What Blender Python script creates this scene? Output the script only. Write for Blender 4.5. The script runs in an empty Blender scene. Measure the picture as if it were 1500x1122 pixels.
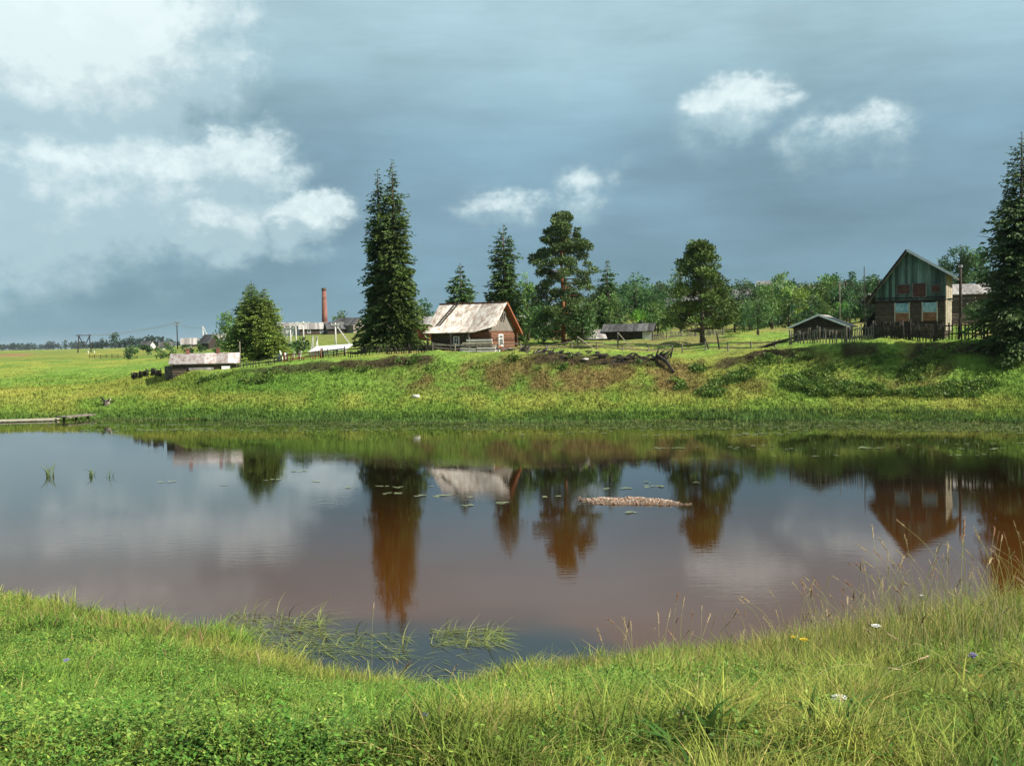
import bpy, math, random
import numpy as np
from mathutils import Vector, Matrix

random.seed(7)
R = math.radians
S = bpy.context.scene
COL = S.collection
EXPOSURE = 0.8

# ------------------------------------------------------------------ camera
PITCH, ROLL, EYE = math.atan(61 / 1500), R(1.0), 5.0
_f = np.array([0, math.cos(PITCH), -math.sin(PITCH)])
_u0 = np.array([0, math.sin(PITCH), math.cos(PITCH)])
_r0 = np.array([1.0, 0, 0])
_r = math.cos(ROLL) * _r0 - math.sin(ROLL) * _u0
_u = math.cos(ROLL) * _u0 + math.sin(ROLL) * _r0
cam_data = bpy.data.cameras.new('camera')
cam = bpy.data.objects.new('camera', cam_data)
COL.objects.link(cam)
cam_data.sensor_width = 36
cam_data.lens = 36
cam_data.clip_end = 30000
cam.matrix_world = Matrix(((_r[0], _u[0], -_f[0], 0), (_r[1], _u[1], -_f[1], 0), (_r[2], _u[2], -_f[2], EYE), (0, 0, 0, 1)))
S.camera = cam


def ray(px, py):
    d = _f + (px - 750) / 1500 * _r - (py - 561) / 1500 * _u
    return d / d[1]


def at(px, py, D):                       # survey a point: picture bearing + distance -> place
    d = ray(px, py)
    return np.array([d[0] * D, D, EYE + d[2] * D])


def on_water(px, py):
    d = ray(px, py)
    return at(px, py, -EYE / d[2])


# ------------------------------------------------------------------ numpy noise
def _hash(ix, iy, seed):
    h = (ix.astype(np.int64) * 374761393 + iy.astype(np.int64) * 668265263 + seed * 974711) & 0x7fffffff
    h = ((h ^ (h >> 13)) * 1274126177) & 0x7fffffff
    return ((h ^ (h >> 16)) & 0xffff) / 65535.0


def vnoise(x, y, seed=0):
    x, y = np.asarray(x, float), np.asarray(y, float)
    ix, iy = np.floor(x), np.floor(y)
    fx, fy = x - ix, y - iy
    fx = fx * fx * (3 - 2 * fx)
    fy = fy * fy * (3 - 2 * fy)
    a, b = _hash(ix, iy, seed), _hash(ix + 1, iy, seed)
    c, d = _hash(ix, iy + 1, seed), _hash(ix + 1, iy + 1, seed)
    return (a * (1 - fx) + b * fx) * (1 - fy) + (c * (1 - fx) + d * fx) * fy


def fbm(x, y, seed=0, o=4):
    s, a, t = 0, 0.5, 0
    for k in range(o):
        s = s + a * vnoise(np.asarray(x) * 2 ** k, np.asarray(y) * 2 ** k, seed + k * 17)
        t += a
        a *= 0.55
    return s / t


def sstep(a, b, x):
    t = np.clip((np.asarray(x, float) - a) / (b - a), 0, 1)
    return t * t * (3 - 2 * t)


# ------------------------------------------------------------------ terrain
_cols = [  # bearing : (distance, height) at shore, toe, mid slope, lip, plateau, field, hillside, far, horizon
    (-500, [(80, 0), (88, 1.1), (105, 1.7), (135, 2.2), (180, 2.6), (260, 2.9), (400, 3.0), (900, 3.6), (9000, 6)]),
    (0, [(73.5, 0), (77, 1.15), (92, 1.7), (115, 2.2), (150, 2.6), (220, 2.8), (400, 3.0), (900, 3.6), (9000, 6)]),
    (130, [(73.5, 0), (77, 1.2), (88, 1.8), (103, 2.4), (130, 2.7), (210, 2.9), (400, 3.6), (900, 4.4), (9000, 6)]),
    (200, [(73, 0), (76, 1.3), (81, 2.0), (88, 2.6), (112, 2.75), (200, 3.1), (400, 4.2), (900, 5.2), (9000, 7)]),
    (300, [(71, 0), (73.5, 1.15), (76, 2.1), (79, 3.0), (100, 3.05), (200, 3.9), (300, 5.0), (900, 7), (9000, 9)]),
    (400, [(68.5, 0), (71, 1.05), (74, 2.1), (77.5, 3.3), (98, 3.5), (170, 4.9), (250, 7.0), (600, 14), (9000, 25)]),
    (500, [(67, 0), (69.5, .95), (72.5, 2.0), (76, 3.7), (94, 4.0), (160, 5.0), (250, 7.6), (600, 15), (9000, 28)]),
    (570, [(66, 0), (68.5, .95), (72, 2.0), (75, 3.95), (90, 4.25), (140, 5.3), (250, 8.5), (600, 16), (9000, 30)]),
    (690, [(65, 0), (67.5, .95), (71, 2.0), (74, 4.0), (88, 4.3), (140, 5.6), (250, 9.5), (600, 17), (9000, 30)]),
    (850, [(63.5, 0), (66, .9), (69.5, 1.9), (72.5, 3.9), (92, 4.5), (130, 6.0), (250, 12), (600, 20), (9000, 32)]),
    (1030, [(62, 0), (64.5, .85), (67.5, 1.8), (71, 3.6), (90, 4.5), (130, 6.4), (250, 13), (600, 21), (9000, 32)]),
    (1200, [(61, 0), (63.2, .85), (65.7, 1.9), (69, 4.35), (80, 4.7), (130, 6.8), (250, 14), (600, 22), (9000, 32)]),
    (1330, [(59, 0), (61.2, .85), (64, 2.0), (67.5, 4.45), (76, 4.9), (130, 7.2), (250, 14), (600, 22), (9000, 32)]),
    (1500, [(57, 0), (59.2, .85), (62, 1.9), (65.5, 4.2), (75, 5.0), (130, 7.5), (250, 14), (600, 22), (9000, 32)]),
    (2100, [(53, 0), (55, .8), (58, 1.8), (62, 4.0), (73, 5.0), (130, 7.5), (250, 14), (600, 22), (9000, 32)]),
]
_cp = np.array([c[0] for c in _cols], float)
_cD = np.array([[p[0] for p in c[1]] for c in _cols], float)
_cz = np.array([[p[1] for p in c[1]] for c in _cols], float)


def far_station(x, y):
    """continuous station number along the bank profile (0 shore, 3 lip, ...) and the height"""
    x, y = np.asarray(x, float), np.asarray(y, float)
    px = np.clip(750 + 1500 * x / np.maximum(y, 5), -500, 2100)
    Ds = [np.interp(px, _cp, _cD[:, k]) for k in range(9)]
    zs = [np.interp(px, _cp, _cz[:, k]) for k in range(9)]
    z = np.where(y < Ds[0], np.maximum(-(Ds[0] - y) * 0.13, -1.6), zs[8])
    st = np.where(y < Ds[0], (y - Ds[0]) / 10, 8.0)
    for k in range(8):
        m = (y >= Ds[k]) & (y < Ds[k + 1])
        t = (y - Ds[k]) / (Ds[k + 1] - Ds[k])
        tz = np.where(t < .84, t * .74 / .84, .74 + (t - .84) * .26 / .16) if k == 2 else t
        z = np.where(m, zs[k] + (zs[k + 1] - zs[k]) * tz, z)
        st = np.where(m, k + t, st)
    return st, z


_near_px = [(0, 878), (60, 888), (150, 905), (250, 922), (330, 938), (380, 962), (450, 990), (520, 1008), (600, 1027), (640, 1033),
            (700, 1014), (800, 992), (900, 980), (1000, 976), (1100, 970), (1200, 955), (1300, 938), (1400, 918), (1500, 905)]
_ns = np.array([on_water(*p)[:2] for p in _near_px])
_ns = _ns[np.argsort(_ns[:, 0])]
_nsx = np.concatenate([[-60, -16], _ns[:, 0], [13, 60]])
_nsy = np.concatenate([[40, 24], _ns[:, 1], [19.5, 34]])


def near_shore(x):
    return np.interp(x, _nsx, _nsy)


def near_z(x, y):
    s = near_shore(x)
    t = (s - y) / (s - 4)
    z = np.where(y < 4, 3.35 + (4 - y) * 0.03, 3.35 * t)
    return np.where(y > s, np.maximum(-(y - s) * 0.16, -1.6), z)


def ground_z(x, y):
    x, y = np.asarray(x, float), np.asarray(y, float)
    st, zf = far_station(x, y)
    zf = np.where(y < 42, -1.6, zf)
    bump = (fbm(x * .35, y * .35, 3) - .5) * np.clip(st, 0, 3) * .28 + (fbm(x * 1.1, y * 1.1, 9) - .5) * .18 * np.clip(st, 0, 1)
    lip = np.exp(-((st - 3) / .8) ** 2) * (fbm(x * .5, y * .5, 31) - .5) * np.where(x > 15, .3, .45)
    zf = zf + np.where(st > 0.05, bump + lip, 0)
    zn = near_z(x, y)
    zn = zn + np.where(zn > .05, (fbm(x * .9, y * .9, 5) - .5) * .28 * np.clip(zn, 0, 1), 0)
    return np.where(y < 42, zn, zf)


def gz(x, y):
    return float(ground_z(np.array([x]), np.array([y]))[0])


LUSH, YEL, BRN, DRK = np.array([.140, .230, .036]), np.array([.27, .28, .055]), np.array([.15, .095, .04]), np.array([.035, .10, .014])


def mixc(a, b, t):
    t = np.asarray(t)[..., None]
    return a * (1 - t) + b * t


def far_colour(x, y):
    st, _ = far_station(x, y)
    px = 750 + 1500 * x / np.maximum(y, 5)
    n1, n2, n3 = fbm(x * .12, y * .10, 41), fbm(x * .45, y * .3, 42), fbm(x * 1.3, y * .8, 43)
    c = mixc(np.broadcast_to(LUSH, x.shape + (3,)), YEL, sstep(.44, .68, n1 * .55 + n2 * .45) * .65)
    c = mixc(c, YEL * 1.05, sstep(.5, 1.1, st) * sstep(1.9, 1.3, st) * sstep(.4, .65, n2) * .6)
    brown = sstep(1.35, 2.0, st) * sstep(3.25, 2.7, st) * sstep(520, 640, px) * sstep(1120, 980, px)
    c = mixc(c, BRN, np.clip(brown * sstep(.36, .58, n2 * .5 + n3 * .5), 0, 1) * .85)
    weeds = sstep(1.3, 1.8, st) * sstep(3.6, 3.0, st) * sstep(980, 1080, px)
    c = mixc(c, DRK, weeds * sstep(.48, .68, n3) * .35)
    c = mixc(c, BRN * .8, weeds * sstep(.55, .68, n2) * .5)
    scarp_shade = sstep(2.66, 2.80, st) * sstep(3.05, 2.99, st) * np.maximum(sstep(.44, .56, vnoise(x * .28, y * .05, 61) * .6 + n3 * .4), sstep(765, 790, px) * sstep(990, 970, px))
    c = mixc(c, np.array([.050, .034, .020]), scarp_shade * sstep(240, 400, px) * .95)  # dark soil of the eroded lip, with the overhang's shade painted in
    c = mixc(c, np.array([.075, .15, .03]), sstep(.5, .1, st) * .7)
    c = mixc(c, np.array([.19, .15, .06]), sstep(3.2, 3.6, st) * sstep(.42, .62, fbm(x * .22, y * .16, 48)) * sstep(380, 560, px) * .75)
    c = mixc(c, np.array([.150, .155, .040]), sstep(4.2, 5.2, st) * .65)
    c = mixc(c, YEL * np.array([1.1, .95, .9]), sstep(.46, .60, fbm(x * .03, y * .06, 46)) * sstep(420, 250, px) * sstep(.8, 1.4, st) * .45)
    c = mixc(c, DRK * 1.5, sstep(.50, .64, fbm(x * .07, y * .13, 49)) * sstep(520, 380, px) * sstep(1.2, 2.0, st) * .45)
    c = mixc(c, np.array([.26, .13, .07]), sstep(300, 360, y) * sstep(520, 430, y) * sstep(62, 30, px) * .85)
    return c * (1.0 + .32 * n3)[..., None]


# ------------------------------------------------------------------ materials
def nodes_of(name):
    m = bpy.data.materials.new(name)
    m.use_nodes = True
    nt = m.node_tree
    return m, nt, nt.nodes['Principled BSDF'], nt.nodes['Material Output']


def noise_mat(name, c1, c2, scale=3.0, rough=.85, bump=.25, stretch=(1, 1, 1), c3=None, spec=.25, planks=None, metal=0, pv=(.55, 1.35)):
    """two (three) colour procedural surface; planks=(axis, per metre) adds grooves between boards"""
    m, nt, bs, out = nodes_of(name)
    N, L = nt.nodes.new, nt.links.new
    tc = N('ShaderNodeTexCoord')
    mp = N('ShaderNodeMapping')
    mp.inputs['Scale'].default_value = stretch
    L(tc.outputs['Object'], mp.inputs[0])
    n = N('ShaderNodeTexNoise')
    n.inputs['Scale'].default_value = scale
    n.inputs['Detail'].default_value = 6
    n.inputs['Roughness'].default_value = .65
    L(mp.outputs[0], n.inputs['Vector'])
    rp = N('ShaderNodeValToRGB')
    rp.color_ramp.elements[0].position, rp.color_ramp.elements[1].position = .36, .64
    rp.color_ramp.elements[0].color, rp.color_ramp.elements[1].color = (*c1, 1), (*c2, 1)
    if c3:
        e = rp.color_ramp.elements.new(.72)
        e.color = (*c3, 1)
    L(n.outputs['Fac'], rp.inputs[0])
    colour = rp.outputs[0]
    height = n.outputs['Fac']
    if planks:
        ax, per = planks
        sp = N('ShaderNodeSeparateXYZ')
        L(tc.outputs['Object'], sp.inputs[0])
        mu = N('ShaderNodeMath'); mu.operation = 'MULTIPLY'; mu.inputs[1].default_value = per
        L(sp.outputs[ax], mu.inputs[0])
        fl = N('ShaderNodeMath'); fl.operation = 'FLOOR'
        L(mu.outputs[0], fl.inputs[0])
        wn = N('ShaderNodeTexWhiteNoise'); wn.noise_dimensions = '1D'
        L(fl.outputs[0], wn.inputs['W'])
        mr = N('ShaderNodeMapRange'); mr.inputs['To Min'].default_value, mr.inputs['To Max'].default_value = pv
        L(wn.outputs['Value'], mr.inputs['Value'])
        fr = N('ShaderNodeMath'); fr.operation = 'FRACT'
        L(mu.outputs[0], fr.inputs[0])
        pp = N('ShaderNodeMath'); pp.operation = 'PINGPONG'; pp.inputs[1].default_value = .5
        L(fr.outputs[0], pp.inputs[0])
        mx = N('ShaderNodeMix'); mx.data_type = 'RGBA'; mx.blend_type = 'MULTIPLY'; mx.inputs['Factor'].default_value = 1
        L(colour, mx.inputs['A'])
        L(mr.outputs[0], mx.inputs['B'])
        colour = mx.outputs['Result']
        ad = N('ShaderNodeMath'); ad.operation = 'MULTIPLY_ADD'
        ad.inputs[1].default_value = 2.0
        L(pp.outputs[0], ad.inputs[0]); L(n.outputs['Fac'], ad.inputs[2])
        height = ad.outputs[0]
    L(colour, bs.inputs['Base Color'])
    b = N('ShaderNodeBump')
    b.inputs['Strength'].default_value = bump
    b.inputs['Distance'].default_value = .05
    L(height, b.inputs['Height'])
    L(b.outputs[0], bs.inputs['Normal'])
    bs.inputs['Roughness'].default_value = rough
    bs.inputs['Specular IOR Level'].default_value = spec
    bs.inputs['Metallic'].default_value = metal
    return m


def leaf_mat(name, trans=.3, rough=.55, spec=.25, up=0.0):
    m, nt, bs, out = nodes_of(name)
    N, L = nt.nodes.new, nt.links.new
    a = N('ShaderNodeAttribute'); a.attribute_name = 'col'
    n = N('ShaderNodeTexNoise'); n.inputs['Scale'].default_value = 1.7; n.inputs['Detail'].default_value = 3
    g = N('ShaderNodeNewGeometry')
    L(g.outputs['Position'], n.inputs['Vector'])
    mr = N('ShaderNodeMapRange'); mr.inputs['To Min'].default_value = .65; mr.inputs['To Max'].default_value = 1.35
    mr.inputs['From Min'].default_value = .25; mr.inputs['From Max'].default_value = .75
    L(n.outputs['Fac'], mr.inputs['Value'])
    mx = N('ShaderNodeMix'); mx.data_type = 'RGBA'; mx.blend_type = 'MULTIPLY'; mx.inputs['Factor'].default_value = 1
    L(a.outputs['Color'], mx.inputs['A']); L(mr.outputs[0], mx.inputs['B'])
    L(mx.outputs['Result'], bs.inputs['Base Color'])
    bs.inputs['Roughness'].default_value = rough
    bs.inputs['Specular IOR Level'].default_value = spec
    t = N('ShaderNodeBsdfTranslucent')
    if up:
        sc = N('ShaderNodeVectorMath'); sc.operation = 'SCALE'; sc.inputs['Scale'].default_value = 1 - up
        L(g.outputs['Normal'], sc.inputs[0])
        ad = N('ShaderNodeVectorMath'); ad.operation = 'ADD'; ad.inputs[1].default_value = (0, 0, up)
        L(sc.outputs[0], ad.inputs[0])
        nm = N('ShaderNodeVectorMath'); nm.operation = 'NORMALIZE'
        L(ad.outputs[0], nm.inputs[0])
        L(nm.outputs[0], bs.inputs['Normal'])
    L(mx.outputs['Result'], t.inputs['Color'])
    s = N('ShaderNodeMixShader'); s.inputs[0].default_value = trans
    L(bs.outputs[0], s.inputs[1]); L(t.outputs[0], s.inputs[2]); L(s.outputs[0], out.inputs[0])
    return m


M = {}
M['leaf'] = leaf_mat('foliage', .30)
M['needle'] = leaf_mat('needles', .12, .6, .2)
M['grass'] = leaf_mat('grass_blade', .30, .6, .10, .5)
M['bankgrass'] = leaf_mat('bank_grass_blade', .25, .7, .05, .72)
M['bark'] = noise_mat('bark', (.05, .04, .03), (.13, .10, .08), 6, bump=.6, stretch=(3, 3, .6))
M['pinebark'] = noise_mat('pine_bark', (.20, .075, .03), (.36, .15, .07), 5, bump=.6, stretch=(3, 3, .8))
M['birchbark'] = noise_mat('birch_bark', (.10, .09, .08), (.5, .48, .44), 5, bump=.3, stretch=(2, 2, 5))
M['log'] = noise_mat('log_wall', (.070, .034, .022), (.185, .085, .048), 2.2, bump=.7, stretch=(1, 1, 6), planks=('Z', 4.2))
M['darklog'] = noise_mat('dark_log', (.045, .035, .028), (.12, .09, .065), 3, bump=.7, stretch=(1, 1, 6), planks=('Z', 4.5))
M['greylog'] = noise_mat('grey_log', (.040, .028, .020), (.115, .085, .062), 3, bump=.7, stretch=(1, 1, 6), planks=('Z', 4.5))
M['redlog'] = noise_mat('red_board', (.19, .045, .025), (.30, .085, .045), 3, bump=.5, planks=('X', 5))
M['greyboard'] = noise_mat('grey_board', (.10, .085, .07), (.24, .21, .18), 3, bump=.5, stretch=(4, 4, .5), planks=('X', 6))
M['greenboard'] = noise_mat('green_board', (.070, .135, .105), (.17, .23, .19), 2.4, bump=.5, stretch=(3, 3, .35), c3=(.40, .38, .31), planks=('X', 4.5), pv=(.35, 1.6))
M['cream'] = noise_mat('cream_plank', (.10, .082, .055), (.44, .38, .28), 4, bump=.4, planks=('Y', 3))
M['roofpale'] = noise_mat('weathered_roof', (.38, .27, .20), (.86, .80, .72), 2.6, bump=.35, stretch=(1.3, .6, .6), c3=(.70, .62, .55), planks=('X', 1.6))
M['roofrust'] = noise_mat('rust_roof', (.27, .19, .16), (.52, .49, .47), 2.8, bump=.3, stretch=(1.2, .6, .6), c3=(.62, .60, .58), planks=('X', 1.1))
M['roofdark'] = noise_mat('dark_roof', (.045, .045, .05), (.13, .125, .12), 3, bump=.4, planks=('X', 2))
M['roofgrey'] = noise_mat('grey_roof', (.22, .20, .19), (.42, .39, .36), 3, bump=.4, planks=('X', 2))
M['wood'] = noise_mat('grey_wood', (.09, .075, .06), (.24, .205, .165), 5, bump=.5, stretch=(1, 1, .4))
M['darkwood'] = noise_mat('dark_wood', (.018, .015, .012), (.060, .048, .038), 5, bump=.5)
M['palewood'] = noise_mat('pale_wood', (.34, .29, .22), (.58, .51, .41), 5, bump=.4, stretch=(.4, 2, 2))
M['rustwood'] = noise_mat('rusty_wood', (.16, .05, .025), (.30, .11, .055), 4, bump=.5)
M['white'] = noise_mat('white_paint', (.62, .61, .58), (.80, .79, .77), 4, rough=.6, bump=.15)
M['concrete'] = noise_mat('concrete', (.45, .43, .40), (.66, .64, .60), 5, bump=.3)
M['brick'] = noise_mat('chimney_brick', (.13, .055, .042), (.29, .125, .095), 1.1, bump=.4, stretch=(1, 1, 2.2), planks=('Z', 1.1), pv=(.75, 1.2))
M['darkbrick'] = noise_mat('soot_brick', (.06, .04, .035), (.14, .08, .06), 2, bump=.4)
M['bluepane'] = noise_mat('blue_shutter', (.12, .27, .33), (.40, .54, .57), 5, rough=.5, bump=.1)
M['rustpane'] = noise_mat('rust_shutter', (.16, .065, .035), (.34, .16, .09), 4, rough=.7, bump=.2)
M['brownpane'] = noise_mat('brown_shutter', (.06, .028, .022), (.13, .05, .035), 5, rough=.7, bump=.2)
M['stone'] = noise_mat('pale_stone', (.4, .38, .34), (.62, .6, .55), 6, bump=.5)
M['metal'] = noise_mat('grey_metal', (.20, .20, .20), (.34, .34, .34), 6, rough=.5, bump=.1)
mm, nt_, bs_, o_ = nodes_of('window_glass')
nn_ = nt_.nodes.new('ShaderNodeTexNoise'); nn_.inputs['Scale'].default_value = 2
rr_ = nt_.nodes.new('ShaderNodeValToRGB'); rr_.color_ramp.elements[0].color = (.01, .012, .015, 1); rr_.color_ramp.elements[1].color = (.05, .055, .06, 1)
nt_.links.new(nn_.outputs['Fac'], rr_.inputs[0]); nt_.links.new(rr_.outputs[0], bs_.inputs['Base Color'])
bs_.inputs['Roughness'].default_value = .08
M['glass'] = mm


# ------------------------------------------------------------------ object helpers
def tag(o, label=None, cat=None, group=None, kind=None):
    if label: o['label'] = label
    if cat: o['category'] = cat
    if group: o['group'] = group
    if kind: o['kind'] = kind
    return o


def thing(name, label, cat, loc=(0, 0, 0), rz=0.0, group=None):
    o = bpy.data.objects.new(name, None)
    o.empty_display_size = .3
    COL.objects.link(o)
    o.location = loc
    o.rotation_euler = (0, 0, rz)
    return tag(o, label, cat, group)


def np_mesh(name, V, F, mat, parent=None, col=None, smooth=False):
    V = np.ascontiguousarray(V, np.float32).reshape(-1, 3)
    F = np.ascontiguousarray(F, np.int32)
    m, k = F.shape
    me = bpy.data.meshes.new(name)
    me.vertices.add(len(V))
    me.vertices.foreach_set('co', V.ravel())
    me.loops.add(m * k)
    me.loops.foreach_set('vertex_index', F.ravel())
    me.polygons.add(m)
    me.polygons.foreach_set('loop_start', np.arange(0, m * k, k, dtype=np.int32))
    me.polygons.foreach_set('loop_total', np.full(m, k, np.int32))
    if smooth:
        me.polygons.foreach_set('use_smooth', np.ones(m, bool))
    me.update(calc_edges=True)
    if col is not None:
        a = me.attributes.new('col', 'FLOAT_COLOR', 'POINT')
        c = np.ones((len(V), 4), np.float32)
        c[:, :3] = np.asarray(col, np.float32).reshape(-1, 3)
        a.data.foreach_set('color', c.ravel())
    me.materials.append(mat)
    o = bpy.data.objects.new(name, me)
    COL.objects.link(o)
    if parent: o.parent = parent
    return o


class MB:
    def __init__(s):
        s.v, s.f = [], []

    def add(s, vs, fs):
        b = len(s.v)
        s.v += [tuple(map(float, v)) for v in vs]
        s.f += [tuple(i + b for i in f) for f in fs]
        return s

    def hexa(s, p):            # 8 points: bottom ring 0-3, top ring 4-7
        return s.add(p, [(3, 2, 1, 0), (4, 5, 6, 7), (0, 1, 5, 4), (1, 2, 6, 5), (2, 3, 7, 6), (3, 0, 4, 7)])

    def box(s, x0, x1, y0, y1, z0, z1):
        return s.hexa([(x0, y0, z0), (x1, y0, z0), (x1, y1, z0), (x0, y1, z0), (x0, y0, z1), (x1, y0, z1), (x1, y1, z1), (x0, y1, z1)])

    def beam(s, p, q, w, h=None):
        h = h or w
        p, q = Vector(p), Vector(q)
        d = (q - p).normalized()
        a = d.cross(Vector((0, 0, 1)))
        if a.length < .05: a = Vector((1, 0, 0))
        a.normalize()
        b = a.cross(d).normalized()
        a, b = a * w / 2, b * h / 2
        return s.hexa([p - a - b, p + a - b, p + a + b, p - a + b, q - a - b, q + a - b, q + a + b, q - a + b])

    def tube(s, pts, rad, n=7):
        pts = [Vector(p) for p in pts]
        rings = []
        for i, p in enumerate(pts):
            d = (pts[min(i + 1, len(pts) - 1)] - pts[max(i - 1, 0)]).normalized()
            a = d.cross(Vector((.3, 1, .1)))
            if a.length < .1: a = d.cross(Vector((1, 0, 0)))
            a.normalize()
            b = d.cross(a)
            rings.append([p + (a * math.cos(t) + b * math.sin(t)) * rad[i] for t in [2 * math.pi * j / n for j in range(n)]])
        vs = [v for r in rings for v in r]
        fs = [(i * n + j, i * n + (j + 1) % n, (i + 1) * n + (j + 1) % n, (i + 1) * n + j) for i in range(len(pts) - 1) for j in range(n)]
        fs += [tuple(range(n - 1, -1, -1)), tuple((len(pts) - 1) * n + j for j in range(n))]
        return s.add(vs, fs)

    def prism(s, poly, a, b):  # poly of (y,z) between x=a and x=b
        n = len(poly)
        vs = [(a, y, z) for y, z in poly] + [(b, y, z) for y, z in poly]
        fs = [tuple(range(n)), tuple(range(2 * n - 1, n - 1, -1))] + [(i, i + n, (i + 1) % n + n, (i + 1) % n) for i in range(n)]
        return s.add(vs, fs)

    def prismy(s, poly, a, b):  # poly of (x,z) between y=a and y=b
        n = len(poly)
        vs = [(x, a, z) for x, z in poly] + [(x, b, z) for x, z in poly]
        fs = [tuple(range(n - 1, -1, -1)), tuple(range(n, 2 * n))] + [((i + 1) % n, (i + 1) % n + n, i + n, i) for i in range(n)]
        return s.add(vs, fs)

    def slab(s, quad, t):      # roof sheet from 4 points, thickness downwards
        q = [Vector(p) for p in quad]
        n = (q[1] - q[0]).cross(q[3] - q[0]).normalized()
        if n.z < 0: n = -n
        return s.hexa([p - n * t for p in q] + q)

    def build(s, name, mat, parent=None, smooth=False):
        me = bpy.data.meshes.new(name)
        me.from_pydata(s.v, [], s.f)
        me.materials.append(mat)
        if smooth:
            for p in me.polygons: p.use_smooth = True
        me.update()
        o = bpy.data.objects.new(name, me)
        COL.objects.link(o)
        if parent: o.parent = parent
        return o


# ------------------------------------------------------------------ ground + water
yr = np.concatenate([np.arange(-14, 25, .3), np.arange(25, 53, 2.0), np.arange(53, 112, .36), np.arange(112, 300, 3.5), np.geomspace(300, 9000, 44)])
NU = 300
uu = np.linspace(-1, 1, NU)
XX = uu[None, :] * (24 + .95 * np.maximum(yr, 0))[:, None]
YY = np.broadcast_to(yr[:, None], XX.shape)
ZZ = ground_z(XX, YY)
Vg = np.stack([XX, YY, ZZ], -1).reshape(-1, 3)
ii = (np.arange(len(yr) - 1)[:, None] * NU + np.arange(NU - 1)[None, :]).ravel()
Fg = np.stack([ii, ii + 1, ii + NU + 1, ii + NU], -1)
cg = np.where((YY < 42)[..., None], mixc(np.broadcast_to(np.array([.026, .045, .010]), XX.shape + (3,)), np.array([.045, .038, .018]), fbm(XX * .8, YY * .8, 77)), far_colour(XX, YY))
cg = np.where((ZZ < 0)[..., None], np.array([.06, .03, .01]), cg)
mg, ntg, bsg, og = nodes_of('ground_turf')
a_ = ntg.nodes.new('ShaderNodeAttribute'); a_.attribute_name = 'col'
n_ = ntg.nodes.new('ShaderNodeTexNoise'); n_.inputs['Scale'].default_value = 2.5; n_.inputs['Detail'].default_value = 8; n_.inputs['Roughness'].default_value = .7
g_ = ntg.nodes.new('ShaderNodeNewGeometry')
ntg.links.new(g_.outputs['Position'], n_.inputs['Vector'])
mr_ = ntg.nodes.new('ShaderNodeMapRange')
for k_, v_ in (('From Min', .3), ('From Max', .7), ('To Min', .45), ('To Max', 1.4)): mr_.inputs[k_].default_value = v_
ntg.links.new(n_.outputs['Fac'], mr_.inputs['Value'])
mx_ = ntg.nodes.new('ShaderNodeMix'); mx_.data_type = 'RGBA'; mx_.blend_type = 'MULTIPLY'; mx_.inputs['Factor'].default_value = 1
ntg.links.new(a_.outputs['Color'], mx_.inputs['A']); ntg.links.new(mr_.outputs[0], mx_.inputs['B'])
ntg.links.new(mx_.outputs['Result'], bsg.inputs['Base Color'])
b_ = ntg.nodes.new('ShaderNodeBump'); b_.inputs['Strength'].default_value = .8; b_.inputs['Distance'].default_value = .25
ntg.links.new(n_.outputs['Fac'], b_.inputs['Height']); ntg.links.new(b_.outputs[0], bsg.inputs['Normal'])
bsg.inputs['Roughness'].default_value = .95; bsg.inputs['Specular IOR Level'].default_value = .1
tag(np_mesh('ground', Vg, Fg, mg, col=cg.reshape(-1, 3), smooth=True), kind='structure')

mw, ntw, bsw, ow = nodes_of('river_water')
Nw, Lw = ntw.nodes.new, ntw.links.new
gw = Nw('ShaderNodeNewGeometry')
def wnoise(scale, st, det=3):
    mp = Nw('ShaderNodeMapping'); mp.inputs['Scale'].default_value = st
    Lw(gw.outputs['Position'], mp.inputs[0])
    n = Nw('ShaderNodeTexNoise'); n.inputs['Scale'].default_value = scale; n.inputs['Detail'].default_value = det
    Lw(mp.outputs[0], n.inputs['Vector'])
    return n
sw = Nw('ShaderNodeSeparateXYZ'); Lw(gw.outputs['Position'], sw.inputs[0])
# the peaty body of the water is darker in a ragged strip along the near bank
strip_noise = wnoise(.35, (.5, 1, 1), 4)
dm = Nw('ShaderNodeMath'); dm.operation = 'MULTIPLY_ADD'; dm.inputs[1].default_value = 5.0; Lw(strip_noise.outputs['Fac'], dm.inputs[0]); Lw(sw.outputs['Y'], dm.inputs[2])
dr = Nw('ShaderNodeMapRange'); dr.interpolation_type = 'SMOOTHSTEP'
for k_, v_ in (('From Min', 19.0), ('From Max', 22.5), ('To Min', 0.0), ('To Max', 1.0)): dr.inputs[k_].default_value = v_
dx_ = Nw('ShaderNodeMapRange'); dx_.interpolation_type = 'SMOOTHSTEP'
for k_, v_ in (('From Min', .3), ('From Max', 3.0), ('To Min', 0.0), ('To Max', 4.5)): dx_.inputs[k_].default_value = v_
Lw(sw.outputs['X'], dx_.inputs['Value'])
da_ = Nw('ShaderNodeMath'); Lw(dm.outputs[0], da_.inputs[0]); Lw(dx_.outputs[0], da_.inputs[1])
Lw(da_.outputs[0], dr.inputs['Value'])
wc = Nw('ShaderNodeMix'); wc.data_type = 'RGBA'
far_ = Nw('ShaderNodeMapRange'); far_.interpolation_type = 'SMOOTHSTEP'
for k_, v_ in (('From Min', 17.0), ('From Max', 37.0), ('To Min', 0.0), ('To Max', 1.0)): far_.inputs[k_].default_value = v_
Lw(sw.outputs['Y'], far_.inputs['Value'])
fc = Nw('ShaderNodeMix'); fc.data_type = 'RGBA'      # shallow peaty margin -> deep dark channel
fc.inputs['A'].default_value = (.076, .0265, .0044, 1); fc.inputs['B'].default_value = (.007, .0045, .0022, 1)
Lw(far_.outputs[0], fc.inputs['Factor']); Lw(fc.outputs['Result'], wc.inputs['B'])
wc.inputs['A'].default_value = (.008, .009, .008, 1)
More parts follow.
